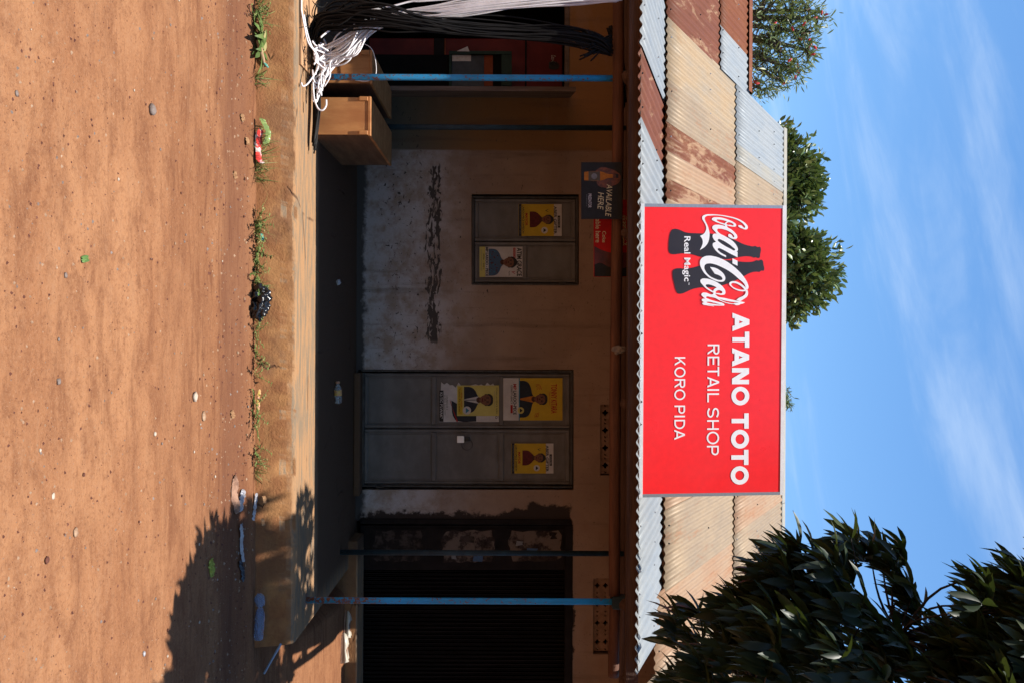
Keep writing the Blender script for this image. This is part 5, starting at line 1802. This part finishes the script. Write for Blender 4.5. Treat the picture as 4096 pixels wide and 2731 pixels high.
# cream slip-on shoe on the right-hand step side
def shoe(p, ang, label):
    t = thing('shoe', p, label, 'shoe')
    t.rotation_euler = (0, 0, 0)
    L, W = .27, .095
    c, s = math.cos(ang), math.sin(ang)
    secs = [(0, .030, .010), (.04, .040, .058), (.12, .042, .070), (.30, .040, .058), (.45, .042, .048), (.62, .048, .054), (.80, .046, .044), (.93, .034, .030), (1.0, .010, .014)]
    vs, fs = [], []
    n = 12
    for u, hw, hh in secs:
        for k in range(n):
            a = 2 * math.pi * k / n
            px = u * L
            py = hw * math.cos(a)
            pz = max(0.0, hh * (.5 + .5 * math.sin(a))) + .012
            if .06 < u < .6 and math.sin(a) > .55:
                pz -= .035 * (1 if u < .5 else .3)
            vs.append(Vector(p) + Vector((px * c - py * s, px * s + py * c, pz)))
    for i in range(len(secs) - 1):
        for k in range(n):
            fs.append((i * n + k, (i + 1) * n + k, (i + 1) * n + (k + 1) % n, i * n + (k + 1) % n))
    fs.append(tuple(range(n)))
    fs.append(tuple((len(secs) - 1) * n + k for k in range(n - 1, -1, -1)))
    mk('shoe_upper', vs, fs, MAT['shoe_white'], t, True)
    so = []
    for u, hw, hh in secs:
        so.append((u * L, hw + .003))
    ol = [(x, w_) for x, w_ in so] + [(x, -w_) for x, w_ in so[::-1]]
    v2 = [Vector(p) + Vector((x * c - w_ * s, x * s + w_ * c, z_)) for z_ in (0, .014) for x, w_ in ol]
    m_ = len(ol)
    mk('shoe_sole', v2, [tuple(range(m_)), tuple(range(2 * m_ - 1, m_ - 1, -1))] + [(i, m_ + i, m_ + (i + 1) % m_, (i + 1) % m_) for i in range(m_)], MAT['cardboard'], t)
    ins = [Vector(p) + Vector((x * c - w_ * s, x * s + w_ * c, .050)) for x, w_ in ((.02, .018), (.05, .030), (.10, .030), (.15, .022), (.165, 0), (.15, -.022), (.10, -.030), (.05, -.030), (.02, -.018))]
    mk('shoe_lining', ins, [tuple(range(9))], MAT['cardboard'], t)
    return t


ps = Mz(2648, 1366, .225)
ps.z = hgt(ps.x, ps.y)
shoe(ps, math.radians(176), 'right hand cream slip on shoe, lying open on the ground by the doorstep')
ps = Mz(2560, 1366, .22)
ps.z = hgt(ps.x, ps.y) + .004
shoe(ps + Vector((0, .05, 0)), math.radians(160), 'left hand cream shoe, half in the shade by the doorstep')

# bottle with a yellow cap lying on the porch floor
yb = thing('drink_bottle', Mz(1570, 1337, .262), 'clear bottle with yellow label and cap lying on the dark porch floor', 'bottle')
pa, pb = Mz(1612, 1338, .262) + Vector((0, 0, .033)), Mz(1535, 1336, .262) + Vector((0, 0, .033))
bottle_part('bottle_body', pa, pb, [(0, .022), (.05, .031), (.3, .032), (.75, .031), (.92, .018), (1, .013)], MAT['bottle_clear'], yb, .3)
d = pb - pa
bottle_part('bottle_label', pa + d * .42, pa + d * .70, [(0, .0328), (1, .0328)], MAT['plastic_yellow'], yb, .0)
bottle_part('bottle_cap', pa + d * 1.04, pa + d * 1.14, [(0, .017), (.15, .019), (.85, .019), (1, .016)], MAT['plastic_yellow'], yb, .0)

# ================================================================== WEEDS
def blade(mb, p, d, L, w, droop, n=5):
    """one grass blade: curved tapering strip"""
    d = Vector(d).normalized()
    side = Vector((-d.y, d.x, 0))
    side = side.normalized() if side.length > .01 else Vector((1, 0, 0))
    pos = Vector(p)
    vs = []
    for i in range(n + 1):
        t = i / n
        ww = w * (1 - t) ** .7 * (.6 + .8 * min(t * 3, 1)) / 1.4
        vs += [pos + side * ww, pos - side * ww]
        dd = (d + Vector((0, 0, -droop * t * 1.6))).normalized()
        pos = pos + dd * (L / n)
        if pos.z < p[2] + .002:
            pos.z = p[2] + .002
    mb.add(vs, [(2 * i, 2 * i + 1, 2 * i + 3, 2 * i + 2) for i in range(n)])


def weed(U, V, s, kind, label, seed):
    r = random.Random(seed)
    p = G(U, 1012)
    p.y = 5.722
    p = Vector((M(U, V, p.y).x, p.y, p.z))
    t = thing('weed', p, label, 'weed', 'weeds along the foot of the porch slab')
    mb = MB()
    if kind == 'grass':
        for k in range(int(24 * s)):
            a = r.uniform(0, 6.28)
            q = p + Vector((r.gauss(0, .032) * s, r.gauss(0, .008), -.003))
            blade(mb, q, (math.cos(a) * r.uniform(.2, 1), math.sin(a) * r.uniform(.1, .5) - .08, r.uniform(.5, 1.2)), r.uniform(.06, .20) * s ** .5, r.uniform(.002, .0042), r.uniform(.3, 1.0))
    elif kind == 'creeper':
        for k in range(int(6 * s) + 2):
            a = r.uniform(0, 6.28)
            pts = [p + Vector((r.gauss(0, .055) * s, r.gauss(0, .02), 0))]
            d = Vector((math.cos(a) * .8, -.2 + r.uniform(-.3, .2), r.uniform(.25, .8)))
            for i in range(7):
                pts.append(pts[-1] + d * .020)
                d = (d + Vector((r.gauss(0, .25), r.gauss(0, .12), r.gauss(-.07, .18)))).normalized()
                pts[-1].z = max(pts[-1].z, p.z + .004)
            mb.tube(pts, .0013, 4)
            for q in pts[1:]:
                for _ in range(3):
                    b = r.uniform(0, 6.28)
                    blade(mb, q, (math.cos(b), math.sin(b), r.uniform(-.1, .7)), r.uniform(.013, .030), r.uniform(.004, .008), .4, 3)
    elif kind == 'broad':
        for k in range(9):
            a = k * 0.7 + r.uniform(-.2, .2)
            blade(mb, p + Vector((0, 0, .03)), (math.cos(a), math.sin(a) * .7 - .2, r.uniform(.2, .9)), r.uniform(.13, .22), r.uniform(.022, .036), r.uniform(.5, 1.0), 7)
        mb.tube([p, p + Vector((0, 0, .06))], .005, 5)
    mb.build('foliage', MAT['weed'], t)['kind'] = 'stuff'
    return t


WEEDS = [(45, 1045, 1.3, 'creeper', 'bushy weed in the shade of the black cables at the far left'),
         (85, 1040, 1.5, 'creeper', 'tangled pale weed left of the broad leaved one'),
         (62, 1032, 1.2, 'grass', 'short grassy weed at the far left edge of the slab foot'),
         (150, 1052, 1.2, 'broad', 'broad leaved weed with large pale green leaves'),
         (200, 1046, .9, 'broad', 'smaller broad leaved weed beside the dry stick'),
         (305, 1042, 1.2, 'grass', 'spiky grass tuft right of the dry stick'),
         (545, 1062, 1.2, 'grass', 'grass tuft behind the red snack wrapper'),
         (612, 1060, 1.6, 'grass', 'largest grass tuft, right behind the white and red wrapper'),
         (660, 1052, 1.1, 'grass', 'trailing grass right of the red snack wrapper'),
         (700, 1040, .9, 'grass', 'low grass sprig at the right end of the wrapper weeds'),
         (880, 1042, 1.0, 'creeper', 'small leafed creeper left of the teal scrap'),
         (925, 1046, 1.3, 'grass', 'grass tuft with seed stalks by the teal scrap'),
         (1010, 1048, 1.2, 'creeper', 'creeping weed well left of the black bag'),
         (1055, 1050, 1.5, 'creeper', 'dense small leafed weed next to the black bag'),
         (1100, 1046, 1.1, 'creeper', 'low creeping weed touching the black bag'),
         (1150, 1062, .7, 'grass', 'few bent grass stalks behind the black bag'),
         (1290, 1052, .6, 'grass', 'thin grass sprig right of the black bag'),
         (1345, 1050, .7, 'creeper', 'tiny weed two steps right of the black bag'),
         (1450, 1050, .9, 'creeper', 'small bright weed below the wall between window and door'),
         (1620, 1054, .6, 'creeper', 'tiny weed above the yellow sachet'),
         (1690, 1056, .7, 'creeper', 'tiny weed right of the yellow sachet'),
         (1805, 1054, .6, 'creeper', 'tiny dark weed below the door lock'),
         (1845, 1050, .8, 'grass', 'bright green grass sprig below the right edge of the double door'),
         (1890, 1058, .6, 'grass', 'last thin grass sprig before the tree shadow')]
for k, (U, V, s, kd, l) in enumerate(WEEDS):
    weed(U, V, s, kd, l, 300 + k)


# ================================================================== TREES
def leaf_base(L, W, fold, curl, n=4):
    """leaf along +X, slightly folded along the midrib and curling down"""
    vs, fs = [], []
    for i in range(n + 1):
        t = i / n
        w = W * .5 * math.sin(math.pi * min(1, t * .93 + .05)) ** .85
        if i == n:
            w = W * .02
        x = L * t
        z = -curl * L * t * t
        vs += [(x, w, z + fold * w), (x, 0, z), (x, -w, z + fold * w)]
    for i in range(n):
        a = i * 3
        fs += [(a, a + 3, a + 4, a + 1), (a + 1, a + 4, a + 5, a + 2)]
    return np.array(vs), fs


def frames(d, up, roll):
    """rotation matrices with x along d, z near up, rolled"""
    d = d / np.linalg.norm(d, axis=1, keepdims=True)
    y_ = np.cross(up, d)
    ln = np.linalg.norm(y_, axis=1, keepdims=True)
    y_ = np.where(ln > 1e-4, y_ / np.maximum(ln, 1e-4), np.array([[0, 1, 0]]))
    z_ = np.cross(d, y_)
    c, s = np.cos(roll)[:, None], np.sin(roll)[:, None]
    y2 = y_ * c + z_ * s
    z2 = -y_ * s + z_ * c
    return np.stack([d, y2, z2], axis=2)


def leaf_mesh(name, base, bf, P, Rm, S, m, parent):
    V = np.einsum('nij,nkj->nki', Rm, base[None] * S[:, None, None]) + P[:, None, :]
    n, k = len(P), len(base)
    V = V.reshape(-1, 3) - np.array(base_of(parent))
    F_ = (np.array(bf)[None] + (np.arange(n) * k)[:, None, None]).reshape(-1, 4)
    me = bpy.data.meshes.new(name)
    me.vertices.add(len(V))
    me.vertices.foreach_set('co', V.ravel())
    me.loops.add(F_.size)
    me.loops.foreach_set('vertex_index', F_.ravel().astype(np.int32))
    me.polygons.add(len(F_))
    me.polygons.foreach_set('loop_start', np.arange(0, F_.size, 4, dtype=np.int32))
    me.polygons.foreach_set('use_smooth', np.ones(len(F_), dtype=bool))
    me.update(calc_edges=True)
    me.validate()
    me.materials.append(m)
    o = bpy.data.objects.new(name, me)
    o.parent = parent
    COL.objects.link(o)
    o['kind'] = 'stuff'
    return o


# ---- mango tree at the right, its crown over the porch corner
mango = thing('mango_tree', (2.9, 4.3, 0), 'large dark leaved mango tree reaching in from the right', 'tree')
lob = [  # U, V, radius(px), depth, depth spread
    (2250, 3040, 95, 4.5, .3), (2185, 3120, 90, 4.5, .3), (2135, 3330, 70, 4.6, .25), (2185, 3420, 75, 4.6, .25), (2190, 3520, 62, 4.6, .2), (2300, 3250, 150, 4.5, .4), (2330, 3080, 140, 4.5, .4),
    (2420, 2960, 135, 4.5, .45), (2400, 2860, 75, 4.6, .3), (2560, 2860, 140, 4.5, .5), (2560, 2725, 40, 4.7, .2), (2650, 2740, 85, 4.7, .4), (2700, 2650, 65, 5.0, .4), (2520, 3060, 190, 4.4, .6), (2400, 3340, 130, 4.4, .4),
    (2600, 3250, 210, 4.3, .7), (2640, 3050, 200, 4.3, .8), (2520, 3480, 105, 4.4, .4), (2660, 3460, 130, 4.3, .5), (2480, 3210, 180, 4.4, .6), (2330, 3560, 45, 4.6, .2), (2420, 3600, 45, 4.5, .2), (2560, 3560, 60, 4.5, .3), (2640, 3640, 60, 4.3, .3), (2500, 3700, 40, 4.3, .2), (2620, 3560, 80, 4.3, .3),
    (2330, 3880, 75, 4.2, .3), (2280, 4030, 85, 4.2, .3), (2430, 3860, 95, 4.2, .4), (2440, 4020, 150, 4.2, .5), (2560, 3900, 150, 4.1, .6), (2690, 3900, 170, 4.0, .7), (2620, 4040, 200, 4.0, .7), (2560, 3760, 55, 4.2, .3), (2690, 3720, 70, 4.1, .4),
    (2480, 4180, 180, 4.1, .6), (2700, 4220, 220, 4.0, .8), (2400, 4300, 160, 4.1, .6)]
cl = []
rt = np.random.default_rng(5)
for (U, V, r, d, sd) in lob:
    nn_ = int(2 + (r / 42.0) ** 2 * (.8 + sd))
    for _ in range(nn_):
        a, q = rt.uniform(0, 6.283), math.sqrt(rt.uniform(0, 1)) * r * .66
        y_ = d + rt.normal(0, 1) * sd * .7
        p = M(U + 50 + q * math.cos(a), V + 75 + q * math.sin(a), y_)
        if abs(y_ - d) < .75 and p.y + .215 * p.z > 4.0 + max(0, 1.7 - p.x) * 1.15:
            cl.append((p.x, p.y, p.z))
nvis = len(cl)
for _ in range(420):   # rest of the crown, out of frame to the right and above
    a, b, c = rt.uniform(1.75, 4.6), rt.uniform(2.9, 5.9), rt.uniform(2.75, 6.0)
    if ((a - 3.2) / 1.7) ** 2 + ((b - 4.4) / 1.6) ** 2 + ((c - 4.3) / 1.8) ** 2 < 1 and a > 1.55 + max(0, .4133 * b - 1.55):
        cl.append((a, b, c))
for _ in range(90):    # the deeper part of the crown that shades the slab's end
    a, b = rt.uniform(1.05, 2.4), rt.uniform(4.75, 5.5)
    c = CZ + b * rt.uniform(.19, .44)
    u_ = UC + a / b * F
    if u_ > 2420 and not (2500 < u_ < 2731 and .45 < (c - CZ) / b < .50):
        cl.append((a, b, c))
for _ in range(1100):   # the canopy above the frame, whose shade keeps the lower leaves dark
    b = rt.uniform(2.6, 5.2)
    a = rt.uniform(.95, 3.6)
    c = CZ + b * .66 + abs(rt.normal(0, .8))
    if b + .215 * c > 4.25 + max(0, (1.7 - a)) * 1.15:
        cl.append((a, b, c))
cl = np.array(cl)
core = np.array([3.0, 4.35, 4.1])
base, bf = leaf_base(.185, .046, .35, .22)
LP, LD, LR, LS = [], [], [], []
for i, c in enumerate(cl):
    out_ = c - core
    out_ /= np.linalg.norm(out_)
    tw = out_ * .75 + np.array([-.18, -.05, .25]) + rt.normal(0, .28, 3)
    tw /= np.linalg.norm(tw)
    k = rt.integers(8, 14)
    a1 = np.cross(tw, [0.3, .2, .9])
    a1 /= np.linalg.norm(a1)
    a2 = np.cross(tw, a1)
    for j in range(k):
        th = j * 2.4 + rt.uniform(-.3, .3)
        rad = a1 * math.cos(th) + a2 * math.sin(th)
        d = rad * rt.uniform(.4, .9) + tw * rt.uniform(.1, .7) + np.array([-.30, 0, -.75])
        LP.append(c + tw * rt.uniform(-.07, .05))
        LD.append(d)
        LR.append(rt.normal(0, .45))
        LS.append(rt.uniform(.65, 1.12))
LP, LD, LR, LS = np.array(LP), np.array(LD), np.array(LR), np.array(LS)
Rm = frames(LD, np.tile([[0, 0, 1.0]], (len(LD), 1)), LR)
# the leaves that show largest are parts of their own: nearest ones inside the frame
uu = UC + LP[:, 0] / LP[:, 1] * F
vv = VC + (LP[:, 2] - CZ) / LP[:, 1] * F
ins = (uu < 2700) & (vv < 4080) & (uu > 0)
score = np.where(ins, LP[:, 1] / LS, 99)
own = np.argsort(score)[:300]
mask = np.ones(len(LP), bool)
mask[own] = False
leaf_mesh('foliage', base, bf, LP[mask], Rm[mask], LS[mask], MAT['mango'], mango)
lm = bpy.data.meshes.new('leaf')
lm.from_pydata([tuple(v) for v in base], [], bf)
lm.materials.append(MAT['mango'])
lm.polygons.foreach_set('use_smooth', [True] * len(lm.polygons))
lm.update()
mb_loc = np.array(mango.location)
for i in own:
    o = bpy.data.objects.new('leaf', lm)
    mt = Matrix([[*(Rm[i][0] * LS[i]), LP[i][0] - mb_loc[0]], [*(Rm[i][1] * LS[i]), LP[i][1] - mb_loc[1]], [*(Rm[i][2] * LS[i]), LP[i][2] - mb_loc[2]], [0, 0, 0, 1]])
    o.parent = mango
    o.matrix_local = mt
    COL.objects.link(o)
# trunk and limbs
tr = MB()
tr.tube(spline([(2.9, 4.3, -.1), (2.92, 4.32, .6), (2.86, 4.36, 1.4), (2.95, 4.36, 2.2), (3.0, 4.35, 3.0)], 5), [.17 - .0028 * i for i in range(21)], 12)
tr.build('trunk', MAT['bark'], mango, True)
br = MB()
rb_ = random.Random(9)
hubs = [Vector((2.3, 4.4, 3.7)), Vector((2.0, 4.5, 3.2)), Vector((2.2, 4.2, 4.4)), Vector((1.75, 4.4, 3.6)), Vector((2.9, 4.6, 4.8)), Vector((1.6, 4.5, 3.9))]
for h in hubs:
    br.tube(spline([(3.0, 4.35, 2.95), (Vector((3.0, 4.35, 3.1)) + h) / 2 + Vector((0, 0, .12)), h], 6), [.05 - .0032 * i for i in range(13)], 7)
for i in range(0, nvis, 3):
    c = Vector(cl[i])
    h = min(hubs, key=lambda q: (q - c).length)
    mid = (h + c) / 2 + Vector((rb_.gauss(0, .05), rb_.gauss(0, .05), -.04))
    br.tube(spline([h, mid, c], 4), [.010 - .0009 * k for k in range(9)], 5, False)
br.build('branch', MAT['dark_bark'], mango, True)


# ---- trees beyond the roof
def far_tree(name, label, blobs, yd, leafL, leafW, count, m, base_z0, trunk_u, cat='tree', up=.35, fold=.25, curl=.15, size=(.7, 1.2), hollow=.55, group=None, droop=0.0):
    p0 = M(trunk_u, 2048, yd)
    t = thing(name, (p0.x, yd, 0), label, cat, group)
    base, bf = leaf_base(leafL, leafW, fold, curl, 3)
    P, D = [], []
    tips = []
    for (U, V, ru, rv, w) in blobs:
        c = M(U, V, yd)
        ax, az = ru / F * yd, rv / F * yd
        ay = (ax + az) / 2
        nt = int(count * w)
        for _ in range(nt):
            v = rt.normal(0, 1, 3)
            v /= np.linalg.norm(v)
            q = (hollow + (1 - hollow) * rt.uniform(0, 1) ** .6)
            bump = 1 + .28 * noise.noise(Vector((v[0] * 2.2 + U, v[1] * 2.2, v[2] * 2.2)))
            pos = np.array([c.x + v[0] * ax * q * bump, c.y + v[1] * ay * q * bump, c.z + v[2] * az * q * bump])
            tips.append((pos, v))
            k = rt.integers(5, 9)
            for _j in range(k):
                d = v * .8 + rt.normal(0, .55, 3) + np.array([0, 0, up - droop])
                P.append(pos + rt.normal(0, leafL * .45, 3))
                D.append(d)
    P, D = np.array(P), np.array(D)
    leaf_mesh('foliage', base, bf, P, frames(D, np.tile([[0, 0, 1.0]], (len(D), 1)), rt.normal(0, .7, len(D))), rt.uniform(size[0], size[1], len(P)), m, t)
    tb = MB()
    top = M(blobs[0][0], blobs[0][1] - blobs[0][3] * .6, yd)
    tb.tube(spline([(p0.x, yd, -.1), (p0.x + .1, yd, top.z * .4), (p0.x - .05, yd, top.z * .75), tuple(top)], 4), [.22 - .012 * i for i in range(13)], 9)
    tb.build('trunk', MAT['bark'], t, True)
    bb = MB()
    hub = Vector((p0.x, yd, top.z * .8))
    hub2 = [M(b[0], b[1] - b[3] * .2, yd) for b in blobs]
    for h in hub2:
        bb.tube(spline([hub, (hub + h) / 2 + Vector((0, 0, -.1)), h], 4), [.07 - .005 * k for k in range(9)], 6)
    for i in range(0, len(tips), max(1, len(tips) // 160)):
        c = Vector(tips[i][0])
        h = min(hub2, key=lambda q: (q - c).length)
        bb.tube(spline([h, (h + c) / 2 + Vector((0, 0, .05)), c], 3), [.022 - .0026 * k for k in range(7)], 4, False)
    bb.build('branch', MAT['bark'], t, True)
    return t, tips


bt_, tips = far_tree('bottlebrush_tree', 'feathery tree with red brush flowers behind the low rusty ridge',
                     [(60, 3060, 170, 110, .30), (190, 3120, 130, 90, .24), (80, 3170, 110, 80, .14), (240, 3060, 150, 75, .15), (345, 3020, 55, 40, .06), (40, 3240, 60, 45, .07), (200, 3228, 60, 35, .07), (-200, 3050, 220, 160, .20), (285, 3180, 45, 45, .05), (75, 3275, 16, 42, .03), (130, 3225, 60, 40, .06), (320, 3120, 45, 40, .05)],
                     15.0, .16, .028, 480, MAT['brush_leaf'], 5, 60, up=.25, hollow=.12, size=(.5, 1.15))
fl = MB()
rf = random.Random(3)
for i in rf.sample(range(len(tips)), 34):
    c = Vector(tips[i][0]) + Vector((0, -.12, 0))
    ax = Vector((rf.gauss(0, .6), rf.gauss(0, .3), rf.gauss(.2, .6))).normalized()
    L = .045
    fl.tube([c - ax * L, c - ax * L * .4, c + ax * L * .4, c + ax * L], [.008, .020, .020, .009], 7)
fl.build('red_flower', MAT['flower_red'], bt_)['kind'] = 'stuff'

far_tree('round_tree', 'glossy dark green tree with two rounded lobes behind the ridge',
         [(700, 3160, 140, 120, .20), (650, 3110, 140, 90, .12), (790, 3190, 90, 75, .09), (740, 3210, 75, 65, .07), (560, 3115, 60, 40, .03), (900, 3120, 90, 60, .05), (1020, 3170, 110, 125, .14), (1090, 3225, 140, 120, .22), (1195, 3170, 85, 80, .09), (990, 3210, 60, 45, .04), (1250, 3135, 40, 40, .03), (900, 3050, 320, 100, .20)],
         18.0, .17, .078, 1150, MAT['round_leaf'], 5, 880, up=.5, hollow=.30, size=(.75, 1.15))
far_tree('distant_tree', 'small tip of a distant drooping tree above the sign', [(1600, 3120, 38, 45, 1.0)], 30.0, .22, .04, 130, MAT['round_leaf'], 5, 1600, up=.1, hollow=.3, droop=.9, size=(.8, 1.2))


# ---- unseen trees added behind the camera to block low sky light
def sky_block_tree(x, y, h, r, label, src=None):
    if src is not None:
        o = src.copy()
        COL.objects.link(o)
        for ch in src.children:
            c_ = ch.copy()
            COL.objects.link(c_)
            c_.parent = o
    else:
        o = thing('mango_tree', (0, 0, 0), label, 'tree')
        b2, f2 = leaf_base(.42, .14, .3, .2, 3)
        n = 5200
        v = rt.normal(0, 1, (n, 3))
        v /= np.linalg.norm(v, axis=1, keepdims=True)
        q = (.55 + .45 * rt.uniform(0, 1, n) ** .6)[:, None]
        bmp = np.array([1 + .3 * noise.noise(Vector(k * 2)) for k in v])[:, None]
        P = v * q * bmp * np.array([[r, r, h * .40]]) + np.array([[0, 0, h * .58]])
        D = v * .7 + rt.normal(0, .6, (n, 3)) + np.array([[0, 0, -.3]])
        leaf_mesh('foliage', b2, f2, P, frames(D, np.tile([[0, 0, 1.0]], (n, 1)), rt.normal(0, .6, n)), rt.uniform(.6, 1.2, n), MAT['mango'], o)
        MB().tube(spline([(0, 0, -.1), (.1, 0, h * .2), (0, .1, h * .55)], 5), [.3 - .012 * i for i in range(11)], 10).build('trunk', MAT['bark'], o, True)
    o.location = (x, y, 0)
    o['label'] = label
    return o


yt = sky_block_tree(-1.0, -8.5, 8.5, 4.0, 'added unseen mango tree behind the camera, straight across the yard')
sky_block_tree(-8.0, -7.5, 8.5, 4.0, 'added unseen mango tree behind the camera on the left', yt)
sky_block_tree(6.5, -7.0, 8.5, 4.0, 'added unseen mango tree behind the camera on the right', yt)
sky_block_tree(13.5, -4.0, 8.5, 4.0, 'added unseen mango tree far to the right of the yard', yt)
sky_block_tree(-15.0, -5.0, 8.5, 4.0, 'added unseen mango tree far to the left of the yard', yt)
